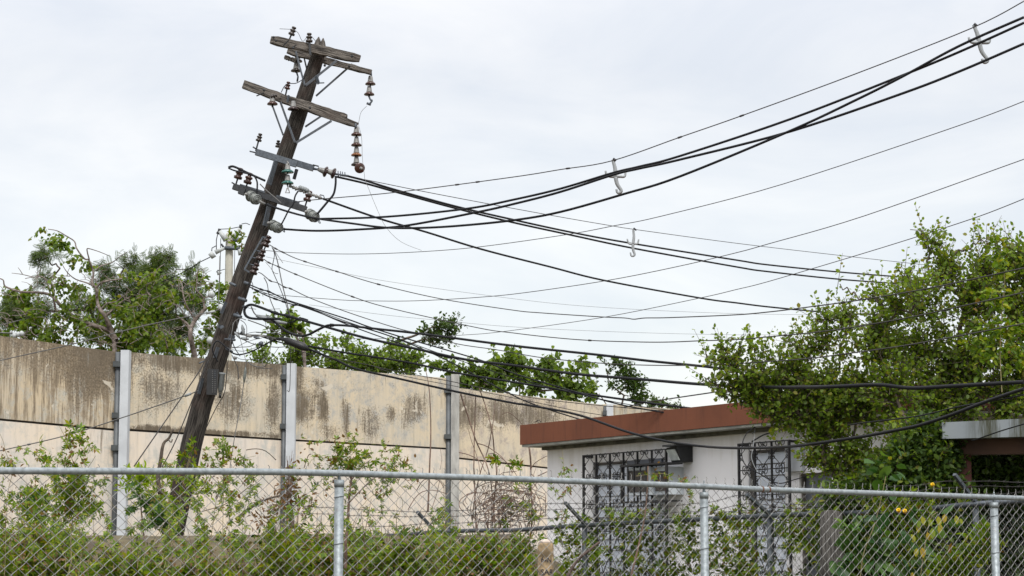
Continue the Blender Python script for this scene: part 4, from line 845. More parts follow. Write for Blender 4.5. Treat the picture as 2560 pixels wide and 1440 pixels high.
# ------------------------------------------------------------------ concrete pole behind
YP = 44.0; cpole = empty('concrete_pole', P(574, 900, YP), 'pale concrete utility pole behind the leaning one', 'utility pole')
a = P(574, 583, YP); mb = MB(); zt_ = a.z; prof = [(.098, 0), (.078, zt_ - .03), (.06, zt_)]; mb.lathe((a.x, a.y, 0), (0, 0, 1), prof, 8)
o_ = mb.build('shaft', M['far_concrete'], cpole)
for p in o_.data.polygons: p.use_smooth = False
def ftube(pts, r, mat, name, n=8): mb = MB(); mb.tube([P(x, y, YP - .12) for x, y in pts], r, n); return mb.build(name, M[mat], cpole)
ftube([(565, 601), (549, 578)], [.055, .04], 'polymer_white', 'cutout'); ftube([(548, 578), (549, 572)], .03, 'dark_steel', 'fitting'); ftube([(543, 585), (548, 578)], .03, 'dark_steel', 'fitting')
ftube([(562, 620), (538, 631)], [.03, .05], 'polymer_white', 'insulator'); ftube([(535, 634), (525, 642)], [.075, .06], 'polymer_white', 'insulator'); ftube([(583, 598), (600, 571)], [.05, .035], 'polymer_white', 'cutout')
ftube([(582, 600), (604, 600)], .045, 'steel', 'bracket'); ftube([(562, 620), (600, 621)], .04, 'steel', 'bracket'); ftube([(553, 610), (562, 622)], .02, 'dark_steel', 'bracket'); ftube([(549, 685), (545, 678)], [.05, .03], 'polymer_white', 'cutout'); ftube([(543, 682), (548, 676)], .03, 'dark_steel', 'fitting'); ftube([(602, 562), (601, 572)], .03, 'dark_steel', 'fitting')
ftube([(597, 621), (603, 636)], [.03, .06], 'polymer_white', 'insulator')
for pts, r in (([(549, 573), (575, 572), (600, 567)], .008), ([(544, 586), (541, 600), (541, 612), (541, 630)], .009), ([(541, 614), (530, 620), (529, 630)], .01), ([(552, 596), (551, 640), (549, 720)], .007), ([(604, 560), (615, 558), (625, 562)], .008), ([(587, 626), (586, 680)], .006), ([(548, 677), (562, 673)], .007), ([(525, 643), (500, 655), (480, 668), (440, 690), (380, 715)], .010)):
    ftube(pts, r, 'cable', 'wire', 5)
W([(-20, 818), (60, 798), (130, 780)], 42, 43, .010, 'faint wire low in front of the left trees', 'wire', 'wire', GT, 'wire_grey')
for (x, y) in ((36, 839), (45, 836), (54, 834)):
    mb = MB(); mb.lathe(P(x, y, 40.5), (1, 0, .1), [(.01, -.05), (.05, -.02), (.055, .01), (.02, .05)], 10); tag(mb.build('insulator', M['polymer_white'], None), 'pale insulator on the wire just above the left end of the wall', 'insulator', 'pale insulators above the wall')
W([(-20, 831), (30, 833), (60, 834)], 40.5, 40.5, .012, 'short wire carrying pale insulators above the wall end', 'wire', 'wire', GT, 'wire_grey')
for (x, y, r) in ((552, 768, .05), (525, 850, .06), (528, 735, .06)):
    mb = MB(); mb.lathe(P(x, y, 40), (.3, 0, -1), [(.02, -.06), (r, -.02), (r * 1.1, .03), (.02, .08)], 10); tag(mb.build('insulator', M['polymer_white'], None), 'pale insulator hanging among the left tree leaves', 'insulator', 'pale insulators among the leaves')
W([(549, 640), (548, 700), (546, 770)], 41, 40, .006, 'thin drop wire beside the concrete pole', 'wire', 'wire', GT, 'wire_grey')
ft = empty('air_plant', P(595, 625, 30.3), 'green air plant growing behind the leaning pole', 'plant')
(pp, dd, nn, ss), _ = foliage([(592, 602, 13, 1), (582, 592, 8, .8), (600, 622, 8, 1), (606, 590, 10, .5)], 9, .10, 2, .1, lambda x, y: 30.35, up=1.0)
leaf_mesh('foliage', 'narrow', pp, dd, nn, ss, M['leaf_vine'], ft)

# ------------------------------------------------------------------ front chain-link fence
def Yf_(px): return 1 / (.0758 - px * 8.95e-6)
RX = [-700, 0, 640, 848, 1280, 1760, 1920, 2485, 2560, 3200]; RY = [1177, 1177, 1179, 1183, 1197, 1216, 1224, 1243, 1246, 1266]
def rail_pt(px): return P(px, interp(px, RX, RY), Yf_(px))
FA, FB = rail_pt(-300), rail_pt(2900); fu = Vector((FB.x - FA.x, FB.y - FA.y, 0)); FLEN = fu.length; fu.normalize(); fnn = Vector((-fu.y, fu.x, 0))
fence = empty('chain_link_fence', (FA.x, FA.y, 0), 'near chain link fence with a bright galvanised top rail across the frame', 'fence')
pxs = list(range(-300, 2901, 40)); railp = [rail_pt(p) for p in pxs]; S_of = [(Vector((p.x, p.y, 0)) - Vector((FA.x, FA.y, 0))).dot(fu) for p in railp]; Z_of = [p.z for p in railp]; X_of = pxs
def rz(s): return interp(s, S_of, Z_of)
mb = MB(); mb.tube(railp, .0215, 16); mb.build('top_rail', M['galv'], fence)
mb = MB(); c = [rail_pt(p) for p in (1903, 1906)]; mb.tube(c, .0245, 14); c = [rail_pt(p) for p in (1920, 1923)]; mb.tube(c, .0245, 14); mb.build('rust_ring', m_plain('rust', (.13, .06, .035), .9, 0, .4, 20), fence)
def chainlink(FA_, fu_, fn_, length, top_fn, zbot, wgap, r, barb, name, mat, parent, back=.03, vgap=None):
    h = wgap / 2; hv = (vgap or wgap) / 2; nW = int(length / h); V = []; Q = []
    e1 = np.array(fu_) * r; e2 = np.array(fn_) * r; u = np.array(fu_); n0 = np.array(fn_); o = np.array([FA_.x, FA_.y, 0.])
    for k in range(nW):
        s0 = k * h; top = top_fn(s0); nS = int((top - zbot) / hv); base = len(V)
        ph = rng.normal() * .002
        pts = []
        for j in range(nS + 1):
            right = (j + k) % 2; s = s0 + (h if right else 0); z = top - j * hv
            # rounded weave: two points round each bend
            yo = back + (.5 if right else -.5) * r * 2.2
            sg = 1 if right else -1; bend = .13 * hv
            if j: pts.append(o + u * (s - sg * bend * .75 * h / hv) + n0 * yo + np.array([0, 0, z + bend + ph]))
            pts.append(o + u * s + n0 * yo + np.array([0, 0, z + ph]))
            if j < nS: pts.append(o + u * (s - sg * bend * .75 * h / hv) + n0 * yo + np.array([0, 0, z - bend + ph]))
        pts = np.array(pts); m = len(pts)
        ring = np.stack([pts + e1, pts + e2, pts - e1, pts - e2], axis=1).reshape(-1, 3); V.append(ring)
        b0 = sum(len(x) for x in V[:-1]) if False else chainlink.cnt; chainlink.cnt += len(ring)
        i = np.arange(m - 1)[:, None] * 4; kk = np.arange(4)[None, :]; k2 = (kk + 1) % 4
        Q.append(np.stack([b0 + i + kk, b0 + i + k2, b0 + i + 4 + k2, b0 + i + 4 + kk], axis=2).reshape(-1, 4))
        if barb and k % 2 == 0:
            jt = pts[0] if (0 + k) % 2 else pts[0]
            tip = [jt + np.array([0, 0, -.004]), jt + np.array([0, 0, barb * .45]) - u * .004, jt + np.array([0, 0, barb * .8]) + u * .001, jt + np.array([0, 0, barb * 1.15]) - u * .007 * rng.normal(1, .5)]
            tip = np.array(tip); ring = np.stack([tip + e1, tip + e2, tip - e1, tip - e2], axis=1).reshape(-1, 3); b0 = chainlink.cnt; chainlink.cnt += len(ring); V.append(ring)
            i = np.arange(3)[:, None] * 4; Q.append(np.stack([b0 + i + kk, b0 + i + k2, b0 + i + 4 + k2, b0 + i + 4 + kk], axis=2).reshape(-1, 4))
    V = np.concatenate(V); Q = np.concatenate(Q); me = bpy.data.meshes.new(name); me.vertices.add(len(V)); me.vertices.foreach_set('co', V.astype(np.float32).ravel())
    me.loops.add(Q.size); me.loops.foreach_set('vertex_index', Q.astype(np.int32).ravel()); me.polygons.add(len(Q))
    me.polygons.foreach_set('loop_start', (np.arange(len(Q)) * 4).astype(np.int32)); me.polygons.foreach_set('loop_total', np.full(len(Q), 4, np.int32))
    me.update(calc_edges=True); me.materials.append(mat); ob = bpy.data.objects.new(name, me); COL.objects.link(ob); ob.parent = parent; ob.matrix_parent_inverse = parent.matrix_world.inverted(); return ob
chainlink.cnt = 0
topoff = lambda s: interp(s, [0, 3.4, 4.6, 6, 12], [.0, .005, .03, .034, .036])
chainlink(FA, fu, fnn, FLEN, lambda s: rz(s) + topoff(s), .05, .094, .0031, .036, 'wire_mesh', M['galv_wire'], fence, vgap=.078)
for pxp in (848, 1760, 2485):
    c = rail_pt(pxp); top = c.z - .045; post = MB(); r = .031 if pxp < 2000 else .034
    post.tube([(c.x, c.y + .01, .0), (c.x, c.y + .01, top)], r, 20); po = post.build('fence_post', M['galv'], fence)
    q = MB(); q.tube([(c.x, c.y + .01, top - .045), (c.x, c.y + .01, top + .002)], r * 1.10, 20); q.tube([(c.x, c.y + .01, top + .003), (c.x, c.y, top + .03)], [.012, .009], 8); q.build('post_cap', M['galv'], po)
    q = MB(); ring = [Vector((c.x + .0, c.y, c.z)) + Vector((0, -math.cos(t_), math.sin(t_))) * .0265 for t_ in [i * math.pi / 6 for i in range(13)]]; q.tube(ring, .005, 6, cap=False); q.tube([(c.x, c.y, c.z + .026), (c.x + .001, c.y, c.z + .045)], .006, 6); q.build('rail_clamp', M['galv'], po)
    for dz in (.11, .42, .75):
        q = MB(); ring = [Vector((c.x, c.y + .01, top - dz)) + Vector((math.cos(t_), math.sin(t_), .06 * math.cos(t_) * 3)) * (r * 1.08) for t_ in [i * math.pi / 8 for i in range(17)]]; q.tube(ring, .0028, 5, cap=False); q.build('tie_wire', M['galv'], po)
for pxp in (60, 240, 414, 587, 710, 905, 995, 1090, 1210, 1370, 1524, 1600, 1724, 1830, 1987, 2110, 2259, 2372, 2440, 2540):
    c = rail_pt(pxp); q = MB(); ring = [c + Vector((.004 * math.sin(t_ / 2), -math.cos(t_), math.sin(t_))) * 1.0 * .0235 if False else c + Vector((fu.x * .012 * math.sin(t_ / 2), -math.cos(t_) * .024, math.sin(t_) * .024)) for t_ in [i * math.pi / 6 for i in range(13)]]
    q.tube(ring, .0018, 5, cap=False); q.build('tie_wire', M['galv_wire'], fence)

# ------------------------------------------------------------------ inner fence with barbed wire arms
def Yi(px): return 1 / (.0370 + (px - 900) * 9.4e-6) if px < 2300 else 20.2
inner = empty('barbed_fence', P(1600, 1440, 22.6), 'darker inner chain link fence with barbed wire arms before the house', 'fence')
IX = [880, 1080, 1190, 1280, 1460, 1655, 1930, 2060, 2240, 2330]; IY = [1346, 1331, 1326, 1326, 1313, 1303, 1289, 1284, 1280, 1278]
ip = lambda px: P(px, interp(px, IX, IY), Yi(px))
rail = [ip(p) for p in range(880, 2331, 50)]; mb = MB(); mb.tube(rail, .024, 12); mb.build('top_rail', M['galv_old'], inner)
rail2 = [P(2330, 1271, 20.2), P(2430, 1260, 20.1), P(2560, 1251, 20.0), P(2700, 1243, 19.9)]; mb = MB(); mb.tube(rail2, .024, 12); mb.build('top_rail', M['steel'], inner)
IA, IB = ip(880), ip(2330); iu = Vector((IB.x - IA.x, IB.y - IA.y, 0)); il = iu.length; iu.normalize(); inn = Vector((-iu.y, iu.x, 0))
iz = [(Vector((p.x - IA.x, p.y - IA.y, 0)).dot(iu), p.z) for p in rail]
chainlink.cnt = 0
chainlink(IA, iu, inn, il, lambda s: interp(s, [a for a, b in iz], [b for a, b in iz]), .9, .075, .0022, 0, 'wire_mesh', M['galv_old'], inner)
I2 = rail2[0]; i2u = Vector((rail2[-1].x - I2.x, rail2[-1].y - I2.y, 0)); l2 = i2u.length; i2u.normalize(); chainlink.cnt = 0
chainlink(I2, i2u, Vector((-i2u.y, i2u.x, 0)), l2, lambda s: lerp(I2.z, rail2[-1].z, s / l2), .9, .060, .002, 0, 'wire_mesh', M['galv_old'], inner)
for (px, ax_, ay) in ((1088, 1043, 1279), (1462, 1412, 1256), (1925, 1866, 1236), (2440, 2386, 1186)):
    c = ip(px) if px < 2300 else P(2440, 1259, 20.1); mb = MB(); mb.tube([(c.x, c.y + .03, .5), (c.x, c.y + .03, c.z - .002)], .030, 12); mb.build('fence_post', M['galv_old'], inner)
    mb = MB(); t_ = P(ax_, ay, c.y - .18); mb.beam(c + Vector((0, 0, .01)), t_, .035, .028); mb.build('barb_arm', M['galv_old' if px < 2300 else 'steel'], inner)
for k, pts in enumerate(([(700, 1262), (880, 1272), (1043, 1279), (1200, 1273), (1412, 1258), (1600, 1268), (1760, 1257), (1866, 1238), (2000, 1262), (2200, 1222), (2300, 1212), (2386, 1203), (2560, 1205), (2650, 1204)],
                         [(700, 1280), (880, 1288), (1055, 1291), (1200, 1287), (1425, 1272), (1640, 1282), (1780, 1276), (1885, 1258), (2000, 1272), (2200, 1238), (2400, 1218), (2560, 1216), (2650, 1216)],
                         [(760, 1312), (900, 1318), (1070, 1310), (1250, 1304), (1440, 1292), (1650, 1296), (1905, 1272), (2100, 1268), (2250, 1255), (2420, 1238), (2560, 1231), (2650, 1230)])):
    q = smooth_pts(pts, 5); q = [P(p[0], p[1] + 1.2 * math.sin(p[0] * .05 + k), (Yi(min(p[0], 2299)) if p[0] < 2300 else 20.1) - .15 + .04 * k) for p in q]; mb = MB(); mb.tube(q, .0030, 4, cap=False)
    L_ = 0
    for i in range(1, len(q)):
        d = (q[i] - q[i - 1]); l = d.length; m_ = int((L_ + l) / .12) - int(L_ / .12)
        for j in range(m_):
            c = q[i - 1].lerp(q[i], (j + .5) / m_); mb.tube([c + Vector((.010, 0, .016)), c - Vector((.010, 0, .016))], .0022, 3); mb.tube([c + Vector((-.012, 0, .012)), c - Vector((-.012, 0, .012))], .0022, 3)
        L_ += l
    mb.build('barbed_wire', M['wire'], inner)

# ------------------------------------------------------------------ marker post with painted letters
mk = empty('marker_post', P(1365, 1440, 21.2), 'stubby beige concrete marker with white round top and black letters', 'marker post')
c = P(1364, 1352, 21.2); rad = .077; mb = MB(); mb.lathe((c.x, c.y, .3), (0, 0, 1), [(rad, 0), (rad, c.z - .3 - .165), (rad * .97, c.z - .3 - .16), (rad * .97, c.z - .3 - .15), (rad, c.z - .3 - .145), (rad, c.z - .3 - .04), (rad * .9, c.z - .3 - .02)], 20); mb.build('shaft', M['marker_conc'], mk)
mb = MB(); mb.lathe((c.x, c.y, c.z - .022), (0, 0, 1), [(rad * .9, 0), (rad * .75, .022), (rad * .4, .034), (.01, .038)], 20); mb.build('cap', M['marker_top'], mk)
def text_part(body, px, py, hpx, Y, parent, name):
    cu = bpy.data.curves.new(name, 'FONT'); cu.body = body; cu.size = hpx * 1.38 * Y / F; cu.extrude = .001; cu.offset = .0012; cu.align_x = 'CENTER'; cu.align_y = 'CENTER'; tmp = bpy.data.objects.new(name, cu); COL.objects.link(tmp)
    dg = bpy.context.evaluated_depsgraph_get(); me = bpy.data.meshes.new_from_object(tmp.evaluated_get(dg)); COL.objects.unlink(tmp); bpy.data.objects.remove(tmp)
    cpt = P(px, py, Y); cx = Vector((c.x, c.y, 0)); Mx = Matrix.Translation(cpt) @ Matrix.Rotation(R(90), 4, 'X')
    me.transform(Mx)
    for v in me.vertices:       # wrap the letters round the shaft
        dx = v.co.x - c.x; a = max(-1.3, min(1.3, dx / rad)); v.co.x = c.x + math.sin(a) * (rad + .002); v.co.y = c.y - math.cos(a) * (rad + .002) + (v.co.y - cpt.y)
    me.materials.clear(); me.materials.append(M['paint_black']); o = bpy.data.objects.new(name, me); COL.objects.link(o); o.parent = parent; o.matrix_parent_inverse = parent.matrix_world.inverted()
text_part('?6-N', 1363, 1400, 12, 21.12, mk, 'letters') if False else text_part('6-N', 1366, 1400, 13, 21.12, mk, 'letters')
text_part('NSARI', 1363, 1431, 14, 21.12, mk, 'letters')

# ------------------------------------------------------------------ trees
def tree(name, label, clumps, Yf, leafcfg, bark, root, limbs=(), r0=.12, group=None, skel=True, twig=True, catname='tree', twigs=()):
    e = empty(name, (root[0], root[1], root[2]), label, catname, group)
    for (tpl, size, dens, per, sl_, mat, kw) in leafcfg:
        cl = kw.pop('clumps', clumps); (pp, dd, nn, ss), spr = foliage(cl, dens, size, per, sl_, Yf, **kw)
        leaf_mesh('crown', tpl, pp, dd, nn, ss, M[mat], e)
    lines = list(limbs); tw = list(twigs)
    if skel: lines += tree_skeleton(root, [tuple(P(cx[0], cx[1] + cx[2] * .2, Yf(cx[0], cx[1]))) for cx in clumps], r0)
    if twig:
        for a, b in spr: tw.append(([Vector(a), Vector(b)], .0042, .0015))
    stems_mesh('trunk', lines, M[bark], e)
    if tw: stems_mesh('twigs', tw, M[bark], e)['kind'] = 'stuff'
    return e
big = [(98, 578, 13, 2), (110, 570, 8, 2), (127, 605, 10, 2), (150, 607, 12, 2), (165, 612, 8, 2), (182, 650, 11, 1.6), (215, 662, 12, 1.3), (232, 668, 9), (150, 715, 24), (163, 745, 22), (185, 720, 14), (208, 728, 20), (238, 748, 24), (30, 735, 17, 1.4), (70, 740, 18, 1.3), (50, 745, 15), (150, 780, 16), (165, 790, 12), (95, 790, 30), (70, 815, 26), (70, 838, 28, 1.4), (130, 832, 32), (195, 838, 26), (192, 800, 20), (220, 815, 20), (255, 812, 26), (330, 765, 34), (285, 770, 22), (300, 830, 44, 1.2), (365, 845, 42, 1.2), (370, 705, 26), (425, 722, 30), (432, 698, 18), (400, 760, 34), (325, 700, 20), (503, 700, 15, 1.6), (522, 712, 12, 1.4), (552, 722, 15, 1.5), (560, 690, 8, 1.5), (555, 762, 20, 1.3), (540, 790, 22, 1.3), (520, 812, 20), (500, 862, 24), (422, 842, 32), (450, 872, 20), (300, 870, 26, 1.2), (250, 860, 24), (120, 855, 22), (20, 840, 20), (480, 740, 16), (350, 800, 30), (628, 720, 9, 1.5), (636, 745, 9, 2)]
Yt = lambda x, y: 42.5 + .6 * math.sin(x * .03)
def PL(pts, w0, w1): return px_line(pts, 42.4, w0, w1, .3)
limbsA = [PL([(290, 900), (278, 829), (264, 791), (249, 771), (241, 751), (241, 724), (235, 715)], 13, 6), PL([(235, 715), (229, 704), (231, 682), (227, 664), (222, 650), (211, 647), (195, 624), (184, 602), (164, 589), (147, 580), (122, 574)], 7, 2),
          PL([(224, 650), (221, 629), (225, 624), (251, 631), (273, 638)], 4, 1.5), PL([(238, 676), (251, 664), (275, 653), (300, 641), (320, 630)], 4, 1.5), PL([(236, 716), (222, 709), (189, 698), (169, 682), (155, 660)], 5, 1.5), PL([(241, 718), (255, 709), (278, 704), (300, 698), (330, 690), (380, 680), (412, 660)], 6, 1.8),
          PL([(290, 850), (270, 825), (222, 809), (184, 791), (155, 767), (138, 747), (120, 735), (84, 731), (49, 729), (22, 720), (10, 713), (8, 700), (-4, 696)], 13, 2.5), PL([(126, 735), (120, 713), (116, 700), (100, 689), (82, 691), (58, 687), (33, 685)], 5, 1.4), PL([(58, 687), (53, 678), (47, 670)], 2.5, 1.2),
          PL([(485, 900), (479, 846), (477, 821), (487, 798), (515, 767)], 15, 9), PL([(479, 830), (466, 808), (444, 792)], 9, 4), PL([(485, 800), (477, 783), (465, 758), (458, 729), (456, 712), (448, 700)], 6, 2), PL([(510, 775), (508, 762), (506, 742), (492, 727), (492, 708), (494, 679), (502, 671), (510, 678)], 6, 1.5), PL([(506, 745), (525, 736), (545, 722)], 4, 1.5),
          PL([(492, 715), (505, 712), (530, 712), (555, 718)], 3, 1.2), PL([(285, 860), (265, 800), (280, 780), (300, 757), (330, 740)], 8, 3), PL([(255, 775), (270, 760), (290, 755), (315, 735), (345, 720)], 4, 1.5), PL([(420, 870), (400, 820), (380, 790), (350, 770), (330, 750)], 4, 1.3), PL([(345, 710), (380, 708), (400, 712), (412, 717)], 3, 1.2), PL([(380, 715), (395, 735), (400, 745)], 3, 1), PL([(300, 790), (340, 790), (390, 765), (430, 762)], 3, 1.2), PL([(395, 800), (400, 810), (415, 820), (425, 830)], 3, 1), PL([(120, 850), (110, 825), (140, 815), (170, 822)], 4, 1.5), PL([(30, 775), (60, 778), (90, 775), (120, 780)], 3, 1.2)]
for _ in range(260):
    x, y = random.uniform(0, 560), random.uniform(690, 880)
    if x < 60 and y < 730: continue
    a = random.uniform(-2.6, -.5); pts = [(x, y)]
    for k in range(3): a += random.uniform(-.8, .8); pts.append((pts[-1][0] + 14 * math.cos(a), pts[-1][1] + 9 * math.sin(a)))
    limbsA.append(px_line(pts, 42.0 + random.uniform(-.9, .6), 2.2, .8, 0, 2))
rootA = tuple(P(290, 905, 42.5)); rootB = tuple(P(485, 905, 42.5)); pxo = lambda v: 1280 + v.x / v.y * F
mainl = limbsA[:14]; twl = limbsA[14:]
LC = [('heart', .080, 5.4, 5, .20, 'leaf_big', dict(droop=.75, up=.1, edge=.5, gap=.33, gapscale=2.6))]
cut = lambda c, a, b: [q for q in c if a <= q[0] < b]
import copy
for nm_, lo, hi, rt_ in (('brown limbed tree with drooping big leaves behind the left wall panel', -99, 390, rootA), ('broadleaf tree with forked brown trunk just left of the leaning pole', 390, 999, rootB)):
    tree('broadleaf_tree', nm_, cut(big, lo, hi), Yt, copy.deepcopy(LC), 'bark_grey', rt_, [l for l in mainl if lo <= pxo(l[0][0]) < hi], skel=False, twig=False, twigs=[l for l in twl if lo <= pxo(l[0][0]) < hi])
fea = [(115, 640, 24), (140, 655, 20), (95, 650, 16), (125, 690, 30), (150, 668, 14), (110, 620, 12, .6), (270, 668, 20), (300, 682, 34), (350, 695, 42), (398, 655, 26), (440, 668, 30), (478, 668, 20, .8), (330, 725, 44), (390, 722, 52, 1.2), (440, 742, 44), (490, 745, 28), (250, 705, 26), (18, 775, 40, 1.3), (62, 782, 36, 1.2), (18, 812, 38, 1.3), (110, 772, 22), (380, 792, 52, 1.2), (470, 805, 36), (250, 772, 34), (300, 745, 34), (345, 640, 10, .7), (420, 640, 16, .8), (392, 642, 12, .7), (320, 655, 14, .7), (200, 770, 24), (340, 845, 40), (240, 840, 30), (430, 850, 36), (520, 850, 22), (290, 655, 14)]
Y2 = lambda x, y: 45 + .6 * math.cos(x * .02)
rb = P(350, 905, 45)
tree('acacia_tree', 'feathery dark green tree mingled with the broadleaf tree at left', fea, Y2, [('pinnate', .17, 6.0, 6, .2, 'leaf_feather', dict(up=.0, edge=.4, droop=.25, gap=.36, gapscale=2))], 'bark_red', tuple(rb), r0=.05)
mid = [(700, 812, 22, 1.4), (735, 812, 24, 1.4), (755, 830, 14, 1.3), (690, 832, 14), (728, 800, 10)]
tree('bushy_tree', 'rounded leafy treetop just right of the leaning pole', mid, lambda x, y: 46, [('heart', .11, 7, 5, .22, 'leaf_mid', dict(droop=.5, up=.1, gap=.3))], 'bark_grey', tuple(P(762, 930, 46)), [px_line([(765, 940), (757, 880), (745, 850), (735, 825)], 46, 9, 4)], r0=.03)
tree('spreading_tree', 'long hedge like tree behind the middle wall panel', [(650, 888, 16, .7), (690, 892, 22), (730, 882, 26), (770, 885, 26), (810, 868, 22, .8), (850, 885, 30), (900, 893, 26), (870, 845, 12, .5), (940, 902, 26), (978, 872, 14, .7), (1000, 903, 22), (1035, 908, 16, 1.2), (790, 908, 22), (840, 913, 22, 1.2), (900, 917, 22, 1.2), (960, 922, 22, 1.2), (1020, 928, 16), (720, 905, 20), (660, 905, 14), (1030, 895, 14), (885, 865, 10, .6)],
     lambda x, y: 49, [('oval', .10, 13, 6, .28, 'leaf_mid', dict(gap=.24, gapscale=2.4, depth=1.6))], 'bark_grey', tuple(P(880, 960, 49)), r0=.035)
tree('leaning_tree', 'dark branch of foliage leaning up right over the wall', [(1080, 835, 18), (1108, 822, 20), (1135, 812, 14), (1120, 848, 16), (1062, 845, 10, .7), (1150, 808, 7, .7), (1092, 850, 12), (985, 862, 14, .6)], lambda x, y: 52,
     [('oval', .095, 11, 6, .26, 'leaf_dark', dict(gap=.34, gapscale=3))], 'bark_dark', tuple(P(930, 910, 52)), [px_line([(920, 930), (945, 900), (965, 872), (1005, 850), (1040, 838), (1070, 822), (1095, 815)], 52, 11, 3)], r0=.03)
tree('round_leaf_tree', 'leafy tree with pale twigs behind the third wall post', [(1085, 912, 12, .9), (1110, 917, 12), (1130, 928, 16, .8), (1150, 948, 16), (1180, 928, 16), (1240, 900, 18), (1272, 890, 18, 1.2), (1290, 910, 20, 1.1), (1250, 932, 26), (1200, 950, 20), (1300, 948, 20), (1330, 962, 14), (1350, 925, 16, .9), (1376, 908, 16), (1388, 940, 16), (1400, 962, 18), (1430, 932, 12), (1460, 913, 12, 1.4), (1440, 962, 15), (1468, 982, 14), (1420, 985, 18), (1160, 965, 12), (1230, 960, 20), (1340, 975, 12), (1215, 925, 14, .7)],
     lambda x, y: 50, [('heart', .115, 10, 5, .28, 'leaf_mid', dict(droop=.45, up=.1, gap=.24, gapscale=2.4))], 'bark_grey', tuple(P(1290, 1010, 50)), r0=.045)
tree('slender_tree', 'dark narrow tree rising above the brown roof corner', [(1515, 903, 17), (1532, 908, 14), (1518, 930, 11, .7), (1558, 925, 18, .9), (1570, 950, 20), (1590, 972, 20, 1.2), (1560, 985, 16), (1530, 962, 11, .8), (1600, 1000, 16, 1.1), (1480, 975, 14, .9), (1490, 950, 9, .8), (1500, 985, 12)], lambda x, y: 54,
     [('oval', .095, 13, 6, .25, 'leaf_dark', dict(gap=.36, gapscale=2))], 'bark_dark', tuple(P(1540, 1040, 54)), r0=.03)
tree('low_far_tree', 'small low treetop peeping over the roof beside the slender tree', [(1650, 1003, 14), (1672, 1010, 13), (1632, 1012, 12), (1690, 1018, 8), (1660, 990, 8, .7)], lambda x, y: 56, [('oval', .095, 11, 6, .25, 'leaf_dark', dict(gap=.3))], 'bark_dark', tuple(P(1655, 1060, 56)), r0=.04)

RT_K = .88
rt = [(2303, 575, 12, .8), (2318, 596, 14, .9), (2326, 620, 16), (2345, 600, 14), (2318, 645, 28), (2370, 645, 34, .9), (2340, 690, 38), (2410, 665, 42), (2460, 645, 36), (2520, 640, 34, .9), (2560, 640, 36), (2432, 588, 8, 1), (2452, 578, 8, 1), (2470, 575, 7, 1), (2490, 585, 7, 1), (2395, 605, 10, .7), (2420, 602, 9, .8), (2555, 598, 14), (2515, 610, 16), (2400, 725, 62, 1.1), (2480, 705, 62, 1.1), (2555, 705, 56, 1.1), (2268, 692, 20, .9), (2245, 668, 10, .8), (2255, 656, 6, .8), (2298, 735, 40), (2100, 708, 9, .7), (2118, 716, 11, .8), (2135, 728, 10, .8), (2160, 738, 14, .8), (2185, 735, 18, .8), (2205, 755, 24), (2245, 765, 40), (2220, 720, 10, .6), (2095, 785, 24), (2060, 795, 16, .8), (2040, 800, 8, .7), (2130, 800, 34), (2200, 815, 52), (2300, 805, 64), (2400, 805, 72, 1.1), (2500, 805, 72, 1.1), (2565, 805, 56), (1985, 858, 9, .8), (2000, 868, 16, .8), (2022, 880, 22), (1970, 848, 6, .7), (2050, 855, 30), (2100, 862, 44), (2200, 885, 62), (2300, 895, 72, 1.1), (2420, 895, 72, 1.1), (2530, 895, 62, 1.1), (1805, 868, 12), (1808, 890, 14), (1848, 858, 12), (1850, 880, 18), (1840, 905, 30), (1780, 893, 10, .9), (1765, 888, 6, .8), (1885, 868, 12), (1888, 890, 20), (1905, 908, 24), (1925, 885, 12, .8), (1850, 940, 40, 1.1), (1785, 950, 10, .9), (1768, 944, 6, .8), (1808, 972, 18), (1900, 950, 46, 1.1), (1960, 935, 36, 1.1), (2005, 945, 46, 1.1), (2080, 945, 56, 1.1), (1868, 990, 34, 1.1), (1930, 1005, 44, 1.2), (1990, 1020, 50, 1.2), (2060, 1030, 56, 1.2), (1945, 1045, 20), (2140, 1005, 66, 1.2), (2240, 985, 66, 1.2), (2340, 985, 62, 1.2), (2440, 975, 66, 1.2), (2545, 985, 58, 1.2), (2130, 1095, 44, 1.1), (2060, 1095, 34), (2035, 1145, 18, .7), (2085, 1165, 30, .8), (2010, 1160, 16, .7), (2150, 1180, 50, 1.2), (2210, 1120, 56, 1.2), (2290, 1120, 56, 1.4), (2230, 1225, 54, 1.5), (2400, 1020, 36), (2500, 1025, 34), (2345, 1035, 20), (2120, 1235, 30, 1.2)]
rt += [(2055, 1135, 30, 1.1), (2095, 1130, 40, 1.1), (2100, 1190, 40, 1.1), (2150, 1235, 42, 1.2), (2075, 1225, 26, 1), (2130, 1290, 34, 1)]
rt = [(c[0], c[1] + (18 if c[0] > 2350 and c[1] < 720 else 0), *c[2:]) for c in rt]
rt = [(c[0], c[1], c[2] * RT_K, (c[3] if len(c) > 3 else 1) * interp(c[1], [700, 850, 950, 1100], [1.0, 1.15, 1.6, 1.7])) for c in rt]
def Yr(x, y):
    hY = 1 / (.0346 + (x - 1368) * 9.78e-6); return min(22.3, hY - 1.45) if 1900 < x < 2300 else 22.3
tree('small_leaf_tree', 'large dense small leaved tree overhanging the house at right', rt, Yr, [('round', .045, 3.5, 12, .34, 'leaf_tree', dict(depth=.7, up=.55, edge=.7, gap=.40, gapscale=4.5))], 'bark_dark', tuple(P(2290, 1300, 21.2)), r0=.055)
